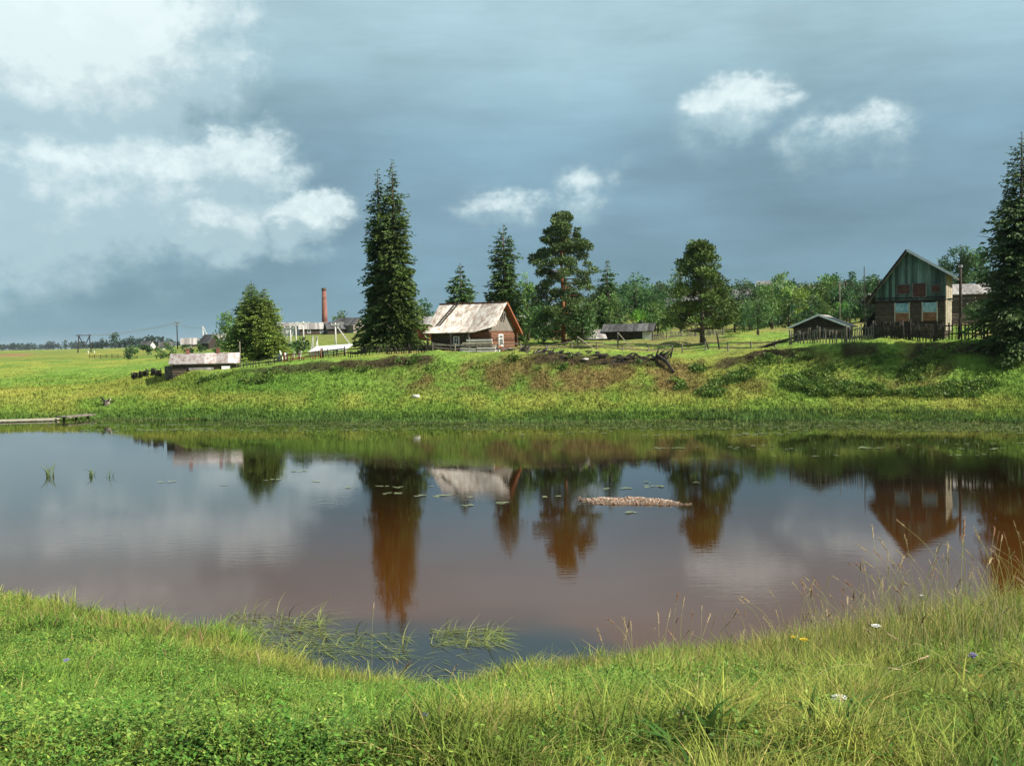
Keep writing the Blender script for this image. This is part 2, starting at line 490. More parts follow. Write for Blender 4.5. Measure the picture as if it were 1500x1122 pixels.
Lw(dr.outputs[0], wc.inputs['Factor'])
Lw(wc.outputs['Result'], bsw.inputs['Base Color'])
bsw.inputs['IOR'].default_value = 1.33
bsw.inputs['Roughness'].default_value = .012
bsw.inputs['Specular IOR Level'].default_value = .5
w1, w2 = wnoise(3.5, (.5, 1.6, 1), 2), wnoise(14, (.6, 1.4, 1), 2)
patch = wnoise(.09, (.6, 1.6, 1), 3)
pr = Nw('ShaderNodeMapRange')
for k_, v_ in (('From Min', .42), ('From Max', .68), ('To Min', .25), ('To Max', 1.0)): pr.inputs[k_].default_value = v_
Lw(patch.outputs['Fac'], pr.inputs['Value'])
ad = Nw('ShaderNodeMath'); ad.operation = 'MULTIPLY_ADD'; ad.inputs[1].default_value = .35; Lw(w2.outputs['Fac'], ad.inputs[0]); Lw(w1.outputs['Fac'], ad.inputs[2])
bw = Nw('ShaderNodeBump'); bw.inputs['Distance'].default_value = .012
mu_ = Nw('ShaderNodeMath'); mu_.operation = 'MULTIPLY'; mu_.inputs[1].default_value = .17; Lw(pr.outputs[0], mu_.inputs[0])
Lw(mu_.outputs[0], bw.inputs['Strength']); Lw(ad.outputs[0], bw.inputs['Height']); Lw(bw.outputs[0], bsw.inputs['Normal'])
xs = np.linspace(-160, 160, 41); ys = np.linspace(4, 100, 25)
X, Y = np.meshgrid(xs, ys)
iw = (np.arange(24)[:, None] * 41 + np.arange(40)[None, :]).ravel()
tag(np_mesh('river_water', np.stack([X, Y, 0 * X], -1), np.stack([iw, iw + 1, iw + 42, iw + 41], -1), mw), kind='structure')


# ------------------------------------------------------------------ vegetation generators
def unit(v):
    return v / np.maximum(np.linalg.norm(v, axis=-1, keepdims=True), 1e-9)


def kites(P, Dr, ln, wd, rng, side=None):
    n = len(P)
    if side is None:
        side = unit(np.cross(Dr, rng.normal(size=(n, 3))))
    ln, wd = np.broadcast_to(ln, n)[:, None], np.broadcast_to(wd, n)[:, None]
    V = np.stack([P, P + Dr * ln * .5 + side * wd * .5, P + Dr * ln, P + Dr * ln * .5 - side * wd * .5], 1)
    return V.reshape(-1, 3), np.arange(n * 4).reshape(n, 4)


def spruce_parts(rng, H, prof, leaf, col, dens=1.0, droop=.45, bare=0.04):
    pt, pr = np.array([p[0] for p in prof]), np.array([p[1] for p in prof])
    area = np.trapz(pr, pt) * H * 2
    nb = int(area / (leaf * leaf) * 1.55 * dens) + 110
    tt = np.linspace(bare, .99, 400)
    w = np.interp(tt, pt, pr) + .12
    t = np.interp(rng.random(nb), np.cumsum(w) / w.sum(), tt)
    t = np.round(t * H / (leaf * 1.3)) * leaf * 1.3 / H * .55 + t * .45 + rng.normal(size=nb) * .004
    t = np.clip(t, bare, .99)
    az = rng.random(nb) * 2 * np.pi
    sd0 = int(rng.integers(1, 9999))
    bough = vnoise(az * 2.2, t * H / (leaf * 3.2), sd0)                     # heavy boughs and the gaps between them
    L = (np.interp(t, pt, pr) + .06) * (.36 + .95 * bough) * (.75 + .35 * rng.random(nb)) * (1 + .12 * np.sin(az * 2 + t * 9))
    s0 = .45 * (t - .55) - droop * (1 - t) * .6 + rng.normal(size=nb) * .10 - .30 * (bough - .5)
    k = np.maximum(3, (L / leaf * 2.9).astype(int))
    idx = np.repeat(np.arange(nb), k)
    n = len(idx)
    s = np.clip(.06 + .94 * rng.random(n) ** .8, 0, 1)
    o = np.stack([np.cos(az), np.sin(az), 0 * az], 1)[idx]
    sd = np.stack([-np.sin(az), np.cos(az), 0 * az], 1)[idx]
    Ls = (L[idx] * s)
    z = t[idx] * H + Ls * s0[idx] - .18 * Ls * s + .16 * Ls * s ** 3
    P = o * Ls[:, None] + sd * ((rng.random(n) - .5) * .5 * Ls * (1 - .5 * s))[:, None]
    P[:, 2] = z
    Dr = unit(o * (.55 + .4 * s)[:, None] + sd * (rng.normal(size=n) * .55)[:, None] + np.array([0, 0, 1]) * (-.42 + .35 * rng.normal(size=n))[:, None])
    ln = leaf * (1.0 + .8 * rng.random(n)) * (1.15 - .35 * s) * (1.1 - .62 * t[idx] ** 3)
    V, F = kites(P, Dr, ln, ln * .34, rng)
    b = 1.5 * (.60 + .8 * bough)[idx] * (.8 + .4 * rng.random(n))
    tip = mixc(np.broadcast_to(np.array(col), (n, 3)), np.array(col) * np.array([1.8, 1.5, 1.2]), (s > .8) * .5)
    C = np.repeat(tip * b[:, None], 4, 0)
    return V, F, C


def tree_thing(name, label, cat, base, V, F, C, trunk_mb, bark, mat, group=None):
    t = thing(name, label, cat, tuple(base), 0, group)
    np_mesh('crown', V, F, mat, t, C)
    trunk_mb.build('trunk', bark, t, True)
    return t


SEED = [100]
def nrng():
    SEED[0] += 1
    return np.random.default_rng(SEED[0])


def spruce(label, px, py_top, D, prof_px, col=(.022, .052, .018), leaf=None, dens=1.0, dz=0, droop=.45, bare=.04, group='spruces on the far bank'):
    """prof_px: [(picture row, half width in picture pixels)]"""
    rng = nrng()
    col = (col[0] * 1.55, col[1] * 1.22, col[2] * .80)
    p = at(px, py_top, D)
    z0 = gz(p[0], D) + dz
    H = p[2] - z0
    leaf = leaf or max(.2, D * .0031)
    prof = [(1.0, .03)]
    for py, hw in prof_px:
        prof.append((np.clip((at(px, py, D)[2] - z0) / H, 0, 1), hw * D / 1500))
    prof.append((0.0, prof[-1][1] * .92))
    prof = sorted(prof)
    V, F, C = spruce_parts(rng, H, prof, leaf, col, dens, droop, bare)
    r = H * .014 + .05
    mb = MB().tube([(0, 0, -.4), (0.02, 0, H * .3), (0, .03, H * .65), (0, 0, H * .985)], [r * 1.25, r, r * .55, .02], 7)
    for i in range(26):
        t = .05 + .85 * i / 26; a = i * 2.4
        L = np.interp(t, [q[0] for q in prof], [q[1] for q in prof]) * .8
        mb.tube([(0, 0, t * H), (math.cos(a) * L, math.sin(a) * L, t * H - .12 * L)], [r * .25, .012], 4)
    for i in range(14):                     # bare dead twigs poking out
        t = .06 + .5 * i / 14; a = i * 2.1 + .4
        L = np.interp(t, [q[0] for q in prof], [q[1] for q in prof]) * (1.0 + .18 * (i % 3))
        mb.tube([(0, 0, t * H), (math.cos(a) * L * .6, math.sin(a) * L * .6, t * H - .05 * L), (math.cos(a) * L, math.sin(a) * L, t * H + .04 * L)], [r * .2, r * .12, .008], 4)
    return tree_thing('spruce_tree', label, 'tree', (p[0], D, z0), V, F, C, mb, M['bark'], M['needle'], group)


def broad_parts(rng, cx, cz, rx, rz, ry, leaf, col, nclump, flat=1.0, gap=.32, var=.5, amount=1.0):
    """crown of leaf clumps in an egg-shaped volume centred on height cz"""
    u = unit(rng.normal(size=(nclump, 3))) * (rng.random(nclump) ** .45)[:, None]
    taper = 1 - .28 * np.clip(u[:, 2], 0, 1)
    cen = np.stack([cx + u[:, 0] * rx * taper * .85, u[:, 1] * ry * taper * .85, cz + u[:, 2] * rz * .88], 1)
    rc = gap * min(rx, rz) * (.6 + .7 * rng.random(nclump))
    w = rc ** 2
    n = int(amount * 27 * rx * rz / (leaf * leaf))
    idx = rng.choice(nclump, n, p=w / w.sum())
    d = unit(rng.normal(size=(n, 3)))
    rad = rc[idx] * rng.random(n) ** .42
    P = cen[idx] + d * rad[:, None] * np.array([1, 1, flat])
    Dr = unit(d * .7 + rng.normal(size=(n, 3)) * .7 + np.array([0, 0, .25]))
    ln = leaf * (.5 + 1.1 * rng.random(n) ** 1.5)
    V, F = kites(P, Dr, ln, ln * .58, rng)
    b = (1 + var * (rng.random(nclump) * 2 - 1))[idx] * (.75 + .5 * rng.random(n))
    hue = np.array(col) * (1 + np.array([.35, .08, 0]) * (rng.random(nclump)[idx] - .4)[:, None])
    return V, F, np.repeat(hue * b[:, None], 4, 0), cen


def broadleaf(label, px, py_top, hw, py_base, D, col=(.055, .115, .022), name='broadleaf_tree', cat='tree', bark='bark', crown_from=.15, nclump=34,
              group='broadleaf trees among the village gardens', leaf=None, gap=.32, flat=1.0, amount=1.0):
    rng = nrng()
    hw = hw * 1.18
    col = tuple(c * 1.75 for c in col)
    p = at(px, py_top, D)
    z0 = gz(p[0], D)
    zb = at(px, py_base, D)[2]
    H = max(p[2] - z0, .8)
    rx = hw * D / 1500
    c0 = H * crown_from
    if zb - z0 > H * .5: c0 = H * crown_from
    leaf = leaf or max(.13, D * .0020)
    V, F, C, cen = broad_parts(rng, 0, (c0 + H) / 2, rx, (H - c0) / 2, rx * .9, leaf, col, nclump, flat, gap, amount=amount)
    r = H * .018 + .03
    mb = MB().tube([(0, 0, -.4), (.02, .02, H * .35), (-.03, 0, H * .62), (0, 0, H * .9)], [r * 1.2, r, r * .6, .015], 6)
    for c in cen[:12]:
        zz = max(c[2] * .62, c0 * .7)
        mb.tube([(0, 0, zz), (c[0] * .5, c[1] * .5, (zz + c[2]) / 2), tuple(c)], [r * .4, r * .22, .012], 4)
    return tree_thing(name, label, cat, (p[0], D, z0), V, F, C, mb, M[bark], M['leaf'], group)


def pine(label, px, py_top, D, rows, col, trunk_px, leaf=.2, gap=.3, name='pine_tree', bark='pinebark', limbs=True, amount=1.0, bare_to=.2, lean=0.0):
    """rows: (row, left half width, right half width) in picture pixels; open crown of needle pads"""
    rng = nrng()
    p = at(px, py_top, D)
    z0 = gz(p[0], D)
    H = p[2] - z0
    k = D / 1500
    zr = np.array([at(px, r[0], D)[2] - z0 for r in rows])
    lo, hi = np.array([r[1] for r in rows]) * k, np.array([r[2] for r in rows]) * k
    o = np.argsort(zr); zr, lo, hi = zr[o], lo[o], hi[o]
    n = 150
    zc = rng.uniform(zr[0], zr[-1], n)
    a = rng.random(n) * 2 * np.pi
    rr = rng.random(n) ** .42
    side = np.where(np.cos(a) < 0, np.interp(zc, zr, lo), np.interp(zc, zr, hi))
    mean = (np.interp(zc, zr, lo) + np.interp(zc, zr, hi)) / 2
    cen = np.stack([np.cos(a) * rr * side * .88, np.sin(a) * rr * mean * .88, zc], 1)
    rc = (.35 + .5 * rng.random(n)) * gap * 2.6
    m = int(amount * 15 * np.trapz(lo + hi, zr) / (leaf * leaf))
    idx = rng.choice(n, m, p=rc ** 2 / (rc ** 2).sum())
    d = unit(rng.normal(size=(m, 3)))
    P = cen[idx] + d * (rc[idx] * rng.random(m) ** .45)[:, None] * np.array([1, 1, .55])
    Dr = unit(d * .6 + rng.normal(size=(m, 3)) * .5 + np.array([0, 0, .45]))
    ln = leaf * (.8 + .8 * rng.random(m))
    V, F = kites(P, Dr, ln, ln * .45, rng)
    b = (.7 + .6 * rng.random(n))[idx] * (.75 + .5 * rng.random(m))
    C = np.repeat(np.array(col) * b[:, None], 4, 0)
    r = trunk_px * k / 2
    mb = MB().tube([(0, 0, -.4), (.05, 0, H * .3), (-.04, 0, H * .6), (lean, 0, H * .97)], [r * 1.3, r, r * .75, .03], 8)
    if limbs:
        for c in cen[::2]:
            zt = c[2] - .25 * np.hypot(c[0], c[1])
            mb.tube([(0, 0, zt), (c[0] * .55, c[1] * .55, zt + .05), (c[0], c[1], c[2] - .05)], [r * .33, r * .2, .015], 4)
    return tree_thing(name, label, 'tree', (p[0], D, z0), V, F, C, mb, M[bark], M['needle'])


# ------------------------------------------------------------------ trees
G_S = 'spruces on the far bank'
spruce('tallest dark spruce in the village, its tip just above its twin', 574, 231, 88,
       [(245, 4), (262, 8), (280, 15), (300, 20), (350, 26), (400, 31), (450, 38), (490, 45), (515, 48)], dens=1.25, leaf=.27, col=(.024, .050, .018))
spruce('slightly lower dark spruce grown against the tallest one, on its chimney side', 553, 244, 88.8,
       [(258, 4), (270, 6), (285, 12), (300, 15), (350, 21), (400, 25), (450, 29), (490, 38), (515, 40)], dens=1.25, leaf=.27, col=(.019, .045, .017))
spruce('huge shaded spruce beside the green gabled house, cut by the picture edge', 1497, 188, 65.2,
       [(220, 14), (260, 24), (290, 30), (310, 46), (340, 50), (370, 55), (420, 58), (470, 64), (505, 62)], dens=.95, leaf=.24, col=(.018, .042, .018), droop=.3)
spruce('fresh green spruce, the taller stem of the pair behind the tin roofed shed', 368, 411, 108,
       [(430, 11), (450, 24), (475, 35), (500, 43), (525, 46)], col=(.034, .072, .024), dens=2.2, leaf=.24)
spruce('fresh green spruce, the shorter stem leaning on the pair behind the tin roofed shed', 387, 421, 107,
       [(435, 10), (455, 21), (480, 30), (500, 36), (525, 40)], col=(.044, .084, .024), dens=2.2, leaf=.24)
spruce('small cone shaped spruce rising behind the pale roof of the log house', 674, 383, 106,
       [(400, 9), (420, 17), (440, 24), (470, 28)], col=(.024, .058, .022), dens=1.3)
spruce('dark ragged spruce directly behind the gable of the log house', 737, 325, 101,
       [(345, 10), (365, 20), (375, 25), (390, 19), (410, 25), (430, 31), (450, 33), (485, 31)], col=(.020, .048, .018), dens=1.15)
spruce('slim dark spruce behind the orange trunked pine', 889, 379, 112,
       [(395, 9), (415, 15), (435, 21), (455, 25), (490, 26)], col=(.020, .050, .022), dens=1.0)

pine('tall pine with a bare orange trunk and loose blue green crown', 822, 314, 95,
     [(316, 5, 7), (332, 26, 30), (350, 32, 42), (368, 52, 48), (385, 48, 50), (400, 42, 54), (420, 46, 58), (440, 52, 58), (460, 50, 58), (480, 46, 54), (495, 36, 46)],
     (.098, .145, .048), 5, leaf=.19, gap=.33, amount=1.35)
pine('dense dome crowned pine on a short dark trunk by the slanting fence posts', 1027, 355, 88,
     [(357, 6, 8), (370, 22, 20), (385, 38, 34), (400, 34, 40), (420, 44, 42), (440, 46, 50), (455, 54, 58), (468, 66, 60), (480, 54, 52)],
     (.090, .135, .030), 6, leaf=.2, gap=.36, bark='bark', amount=1.6)

GB = 'broadleaf trees among the village gardens'
BT = [  # label, px, top row, half width, base row, distance, colour, kwargs
    ('small light green tree squeezed behind the dark ragged spruce', 772, 394, 17, 480, 107, (.07, .14, .03), {}),
    ('dim round tree half hidden by the tallest spruce, near the log house', 622, 438, 15, 500, 150, (.04, .085, .025), {}),
    ('pale leafy tree peeping out beside the pair of fresh green spruces', 332, 454, 17, 525, 116, (.075, .13, .035), {}),
    ('small round tree next to the brick chimney', 500, 455, 11, 490, 262, (.055, .09, .03), {}),
    ('low bush tree on the chimney hill beside the tallest spruces', 515, 468, 7, 490, 255, (.04, .07, .03), {}),
    ('big mid green tree behind the slim dark spruce', 930, 402, 34, 470, 172, (.038, .085, .024), {}),
    ('broad dark tree at the foot of the hill above the low turf shed', 958, 425, 28, 470, 168, (.030, .068, .022), {}),
    ('grey green tree behind the dense dome crowned pine', 985, 413, 22, 460, 190, (.045, .085, .028), {}),
    ('pale wispy tree showing beside the top of the dome crowned pine', 996, 368, 15, 440, 125, (.085, .14, .05), dict(amount=.45)),
    ('dark leafy tree between the slim spruce and the hill trees', 908, 430, 20, 475, 150, (.032, .075, .02), {}),
    ('bright green bush tree below the big mid green tree', 936, 452, 15, 485, 126, (.10, .21, .03), {}),
    ('fresh green tree at the foot of the slim spruce', 889, 447, 24, 492, 116, (.065, .15, .025), {}),
    ('leafy dark green tree close around the orange pine trunk, house side', 795, 436, 28, 500, 93.5, (.040, .085, .026), dict(crown_from=.02)),
    ('leafy olive green tree close around the orange pine trunk, shed side', 852, 428, 28, 500, 93.5, (.050, .090, .026), dict(crown_from=.02)),
    ('distant slim tree on the ridge over the dome crowned pine shoulder', 1081, 410, 11, 450, 215, (.045, .085, .03), {}),
    ('low distant tree on the ridge beyond the grey roofs', 1062, 424, 13, 455, 225, (.042, .08, .03), {}),
    ('bushy tree on the hillside between pine and birch', 1112, 418, 17, 470, 150, (.042, .09, .025), {}),
    ('young thin stemmed tree in the open garden by the slanting log', 1110, 428, 23, 500, 96, (.052, .095, .03), dict(amount=.7)),
    ('tallest pale green birch on the hillside', 1146, 388, 18, 470, 134, (.085, .15, .045), dict(bark='birchbark', name='birch_tree', amount=.8)),
    ('yellow green birch below the tallest pale birch', 1162, 415, 28, 478, 126, (.105, .155, .028), dict(bark='birchbark', name='birch_tree')),
    ('smaller yellowish birch leaning towards the grey board shed', 1188, 428, 18, 470, 128, (.085, .14, .03), dict(bark='birchbark', name='birch_tree')),
    ('dark round tree behind the roof of the grey board shed', 1217, 397, 21, 455, 152, (.032, .080, .022), {}),
    ('upright dark tree between the round tree and the bare pole', 1246, 397, 13, 455, 155, (.030, .075, .022), {}),
    ('small dark tree beyond the bare pole near the green gable', 1277, 401, 11, 440, 160, (.028, .065, .022), {}),
    ('light green bush tree just over the grey board shed roof', 1240, 440, 24, 480, 116, (.06, .135, .025), {}),
    ('tall tree with two crowns behind the chimney pole of the green house', 1408, 345, 22, 440, 112, (.040, .080, .026), {}),
    ('wide leafy tree behind the pale roof and the shaded spruce', 1437, 360, 24, 440, 114, (.036, .078, .024), {}),
    ('low tree just showing over the slope of the green house roof', 1384, 372, 15, 420, 118, (.036, .078, .024), {}),
    ('green bush tree standing between the picket fence and shaded spruce', 1433, 440, 22, 492, 84, (.035, .075, .02), {}),
]
for (lb, px, pt, hw, pb, D, c, kw) in BT:
    broadleaf(lb, px, pt, hw, pb, D, c, group=GB, **kw)
rb = random.Random(12)
for i in range(92):
    px = rb.uniform(775, 1290) if i < 70 else rb.uniform(1040, 1290); D = rb.uniform(108, 205) if i < 70 else rb.uniform(104, 150)
    x_ = (px - 750) / 1500 * D; z_ = gz(x_, D)
    row = 561 - 0
    d_ = ray(px, 500); top = z_ + rb.choice([1.3, 1.8, 2.6, 3.8, 5.6])
    py = 500 - (top - (EYE + d_[2] * D)) / D * 1500
    broadleaf('leafy garden bush on the hillside behind the sheds', px, py, rb.uniform(10, 20) * 160 / D, py + 20, D, rb.choice([(.036, .078, .020), (.022, .052, .018), (.026, .060, .020), (.060, .105, .026), (.034, .062, .026)]), name='garden_bush', cat='bush', crown_from=.02, nclump=16, group='garden bushes on the hillside', amount=.8)
for i in range(26):
    px = rb.uniform(180, 345); D = rb.uniform(150, 320)
    x_ = (px - 750) / 1500 * D
    d_ = ray(px, 500); top = gz(x_, D) + rb.uniform(.8, 2.4)
    broadleaf('low dark shrub on the plain between pylon and spruce pair', px, 500 - (top - (EYE + d_[2] * D)) / D * 1500, rb.uniform(5, 11), 520, D, rb.choice([(.030, .062, .022), (.045, .085, .024)]), name='shrub', cat='bush', crown_from=.02, nclump=9, group='low shrubs on the open plain', amount=.8)
for (nm, lb, px, D, L, W, hw, hr, wall, roof, a) in [
    ('village_house', 'small far house with grey roof between the crossarm pole and the black roofed barn', 278, 300, 4.5, 3.5, 1.2, 1.6, 'greyboard', 'roofgrey', 15),
    ('village_house', 'tiny far house with pale walls close to the pylon wood', 216, 420, 5, 4, 1.4, 1.8, 'concrete', 'roofdark', -20),
    ('village_house', 'far dark house right beside the black roofed barn, touching the spruce pair', 323, 262, 4.0, 3.5, 1.4, 1.6, 'darklog', 'roofgrey', 30)]:
    LATE = globals().setdefault('LATE', []); LATE.append((nm, lb, 'house', px, D, L, W, hw, hr, wall, roof, a))
for i in range(46):
    px = rb.uniform(880, 1295); D = rb.uniform(150, 240)
    py = rb.uniform(406, 440) if px < 1090 else rb.uniform(404, 436)
    broadleaf('mid sized leafy tree on the village ridge', px, py, rb.uniform(14, 25), py + 30, D, rb.choice([(.024, .056, .020), (.030, .066, .024), (.042, .085, .026), (.060, .100, .03)]),
              name='ridge_tree', crown_from=.08, nclump=22, group='leafy trees of the village ridge', amount=.75)
broadleaf('small sapling with a pale stem in front of the white sheeted wall', 437, 495, 18, 522, 89, (.05, .10, .03), name='sapling', bark='palewood', crown_from=.32, nclump=18, group=None, amount=.9)
broadleaf('lone round tree on the far plain beside the pylon', 168, 487, 6.5, 507, 820, (.020, .045, .022), crown_from=.35, nclump=14, group=None, leaf=1.6)
for i, (px, pt, hw) in enumerate([(134, 503, 8), (141, 500, 9), (149, 497, 8), (158, 499, 9), (175, 499, 9), (182, 496, 9), (192, 494, 6), (203, 496, 9), (214, 493, 8), (224, 490, 10), (235, 492, 9), (246, 496, 7)]):
    broadleaf('dark distant tree in the low wood beyond the pylon plain', px, pt, hw, 507, 1150, (.016, .036, .022), crown_from=.05, nclump=12, group='distant trees of the low wood', leaf=2.6)

# a far wood on the skyline reads as one mass
rng = nrng()
Vs, Fs, Cs, off = [], [], [], 0
for i in range(300):
    D = rng.uniform(2300, 2900)
    px = rng.uniform(-420, 128) if i < 200 else rng.uniform(128, 420)
    x = (px - 750) / 1500 * D
    h = rng.uniform(9, 19) * (1.0 if px < 128 else .8)
    V, F, C, _ = broad_parts(rng, 0, h * .5, h * rng.uniform(.35, .9), h * .5, h * .5, 5.5, (.020, .044, .030), 8, amount=1.0)
    V = V + np.array([x, D, gz(x, D)])
    Vs.append(V); Fs.append(F + off); Cs.append(C); off += len(V)
tag(np_mesh('forest', np.concatenate(Vs), np.concatenate(Fs), M['leaf'], col=np.concatenate(Cs)), kind='stuff')


# ------------------------------------------------------------------ buildings
def frame_window(w, h, d, parent, loc, axis='y', bars=True, fm='white', sub=True):
    """window: white frame (child of the house) with glass as its sub-part; axis = the wall's normal"""
    t = .07 + w * .05
    mb = MB()
    bx = (lambda a0, a1, z0, z1, y0, y1: mb.box(a0, a1, y0, y1, z0, z1)) if axis == 'y' else (lambda a0, a1, z0, z1, y0, y1: mb.box(y0, y1, a0, a1, z0, z1))
    bx(-w / 2, -w / 2 + t, -h / 2, h / 2, -d, d); bx(w / 2 - t, w / 2, -h / 2, h / 2, -d, d)
    bx(-w / 2 + t, w / 2 - t, h / 2 - t, h / 2, -d, d); bx(-w / 2 + t, w / 2 - t, -h / 2, -h / 2 + t, -d, d)
    if bars:
        bx(-.025, .025, -h / 2 + t, h / 2 - t, -d * .8, d * .8)
        bx(-w / 2 + t, -.025, h * .12, h * .12 + .05, -d * .8, d * .8); bx(.025, w / 2 - t, h * .12, h * .12 + .05, -d * .8, d * .8)
    o = mb.build('window', M[fm], parent)
    o.location = loc
    g = MB()
    if axis == 'y': g.box(-w / 2 + t, w / 2 - t, -d * .3, d * .3, -h / 2 + t, h / 2 - t)
    else: g.box(-d * .3, d * .3, -w / 2 + t, w / 2 - t, -h / 2 + t, h / 2 - t)
    g.build('pane', M['glass'], o)
    return o


def cottage(name, label, cat, x, y, rz, L, W, hw, hr, wall, roof, eave=.35, gable=None, wins=0, chimney=None, z=None, group=None):
    """plain gabled building, ridge along local x; front is local -y"""
    z = gz(x, y) if z is None else z
    t = thing(name, label, cat, (x, y, z), rz, group)
    MB().box(-L / 2, L / 2, -W / 2, W / 2, -.6, hw).build('wall', M[wall], t)
    poly = [(-W / 2, hw + .002), (W / 2, hw + .002), (0, hw + hr)]
    MB().prism(poly, -L / 2, L / 2).build('gable', M[gable or wall], t)
    e = eave
    sl = hr / (W / 2)
    rf = MB().slab([(-L / 2 - e, -W / 2 - e, hw - e * sl + .08), (L / 2 + e, -W / 2 - e, hw - e * sl + .08), (L / 2 + e, 0, hw + hr + .08), (-L / 2 - e, 0, hw + hr + .08)], .07)
    rf.slab([(L / 2 + e, W / 2 + e, hw - e * sl + .08), (-L / 2 - e, W / 2 + e, hw - e * sl + .08), (-L / 2 - e, .003, hw + hr + .078), (L / 2 + e, .003, hw + hr + .078)], .07)
    r = rf.build('roof', M[roof], t)
    for i in range(wins):
        frame_window(.8, 1.0, .05, t, ((i + .5) / wins * L * .8 - L * .4, -W / 2 - .02, hw * .55))
    if chimney:
        for cx in chimney:
            MB().box(cx - .13, cx + .13, -.15, .15, hw + hr - .3, hw + hr + .42).box(cx - .17, cx + .17, -.19, .19, hw + hr + .422, hw + hr + .48).build('chimney', M['brick'], r)
    return t


# --- the log house with the pale rusty roof
A = R(-22)
C0 = at(717, 510, 86)
zb = gz(C0[0], 86) - .05
h = thing('log_house', 'low orange log house with a big pale weathered tin roof', 'house', (C0[0], C0[1], zb), A)
LH, WH = 5.43, 5.85
ze, zk, zr_ = 5.80 - zb, 6.32 - zb, 8.37 - zb
MB().box(-LH, 0, 0, WH, -.6, ze + .12).build('wall', M['log'], h)
gp = [(0, ze + .122), (WH, ze + .122), (WH / 2, zr_ - .18)]
MB().prism(gp, -.1, .02).prism(gp, -LH, -LH + .1).build('gable', M['greyboard'], h)
roof = MB()
roof.slab([(-LH - .4, .25, zk), (.45, .25, zk), (.45, WH / 2, zr_), (-LH - .55, WH / 2, zr_)], .07)
roof.slab([(-LH - .4, -.85, ze + .02), (-1.15, -.85, ze + .02), (.40, .247, zk - .002), (-LH - .4, .247, zk - .002)], .06)
rfo = roof.build('roof', M['roofpale'], h)
MB().slab([(.45, WH + .55, ze - .12), (-LH - .5, WH + .55, ze - .12), (-LH - .55, WH / 2 + .003, zr_), (.45, WH / 2 + .003, zr_)], .07).build('rear_roof', M['rustwood'], h)
MB().box(-LH - .56, .46, WH / 2 - .11, WH / 2 + .11, zr_ + .003, zr_ + .07).build('ridge_cap', M['rustwood'], rfo)
MB().beam((.5, WH / 2, zr_ - .04), (.5, WH + .55, ze - .18), .06, .2).build('bargeboard', M['rustwood'], h)
MB().box(-LH + .05, -1.75, -.10, -.003, .15, ze - .05).build('eave_shade_panel', M['darklog'], h)  # dark log sheet over the front wall, standing in for the eave's shade
for xx in (-LH + .02, -3.2, -1.55):
    MB().box(xx - .07, xx + .07, -.80, -.66, -.5, ze - .03).build('porch_post', M['wood'], h)
MB().beam((-LH, -.73, .72), (-1.6, -.73, .72), .06, .09).build('porch_rail', M['palewood'], h)
frame_window(.55, .85, .05, h, (-LH + 2.45, -.13, 1.02))
frame_window(1.0, 1.05, .06, h, (.04, WH * .40, 1.05), 'x')
frame_window(.40, .80, .06, h, (.05, WH / 2 - .24, zr_ - 1.2), 'x', bars=False, fm='greyboard')
frame_window(.40, .80, .06, h, (.05, WH / 2 + .24, zr_ - 1.2), 'x', bars=False, fm='greyboard')
for yy in (0.0, WH):
    mbl = MB()
    for k in range(8):
        mbl.tube([(.003, yy, .08 + k * .22), (.24, yy, .08 + k * .22)], [.1, .1], 6)
    mbl.build('log_corner', M['log'], h)
Rot = Matrix.Rotation(A, 4, 'Z')
lad = thing('roof_ladder', 'dark narrow wooden ladder lying up the pale tin roof', 'ladder', (C0[0], C0[1], zb), A)
s0, s1 = Vector((-LH + .55, .35, zk + .16)), Vector((-LH + 1.25, WH / 2 - .02, zr_ + .12))
for dx in (-.16, .16):
    MB().beam(s0 + Vector((dx, 0, 0)), s1 + Vector((dx, 0, 0)), .07, .08).build('rail', M['darkwood'], lad)
for k in range(11):
    p = s0.lerp(s1, (k + .5) / 11)
    MB().beam(p + Vector((-.125, 0, 0)), p + Vector((.125, 0, 0)), .05, .05).build('rung', M['darkwood'], lad)

# --- the green gabled house
A2 = R(-27)
G0 = at(1384, 487, 73)
zg = gz(G0[0] - 2, 75)
gh = thing('green_house', 'tall shaded wooden house with green plank gable and log base', 'house', (G0[0], G0[1], zg), A2)
LG, WG = 4.7, 6.2
zl, zrr, za, zm = 8.0 - zg, 9.40 - zg, 11.05 - zg, 7.45 - zg
MB().box(-LG, 0, 0, WG, -.6, zm).build('log_base', M['greylog'], gh)
ax = -LG * .53
MB().prismy([(-LG - .05, zm + .003), (.05, zm + .003), (.05, zrr), (ax, za - .1), (-LG - .05, zl)], -.06, WG + .05).build('plank_gable', M['greenboard'], gh)
MB().box(.052, .10, .02, WG - .02, zm + .02, zrr - .06).build('side_wall', M['cream'], gh)
MB().box(.003, .06, .1, WG - .1, .4, zm - .02).build('side_log', M['cream'], gh)
rg = MB()
sl = (za - zl) / (ax + LG)
rg.slab([(-LG - .55, -.55, zl - .5 * sl + .06), (ax, -.55, za), (ax, WG + .5, za), (-LG - .55, WG + .5, zl - .5 * sl + .06)], .09)
sr = (za - zrr) / (-ax)
rg.slab([(ax + .003, -.55, za - .002), (.75, -.55, zrr - .7 * sr + .06), (.75, WG + .5, zrr - .7 * sr + .06), (ax + .003, WG + .5, za - .002)], .09)
rgo = rg.build('roof', M['roofgrey'], gh)
MB().beam((ax, -.6, za - .02), (.78, -.6, zrr - .7 * sr + .03), .06, .18).build('bargeboard', M['white'], rgo)
MB().beam((ax, -.6, za - .02), (-LG - .57, -.6, zl - .5 * sl + .03), .06, .16).build('bargeboard', M['darkwood'], rgo)
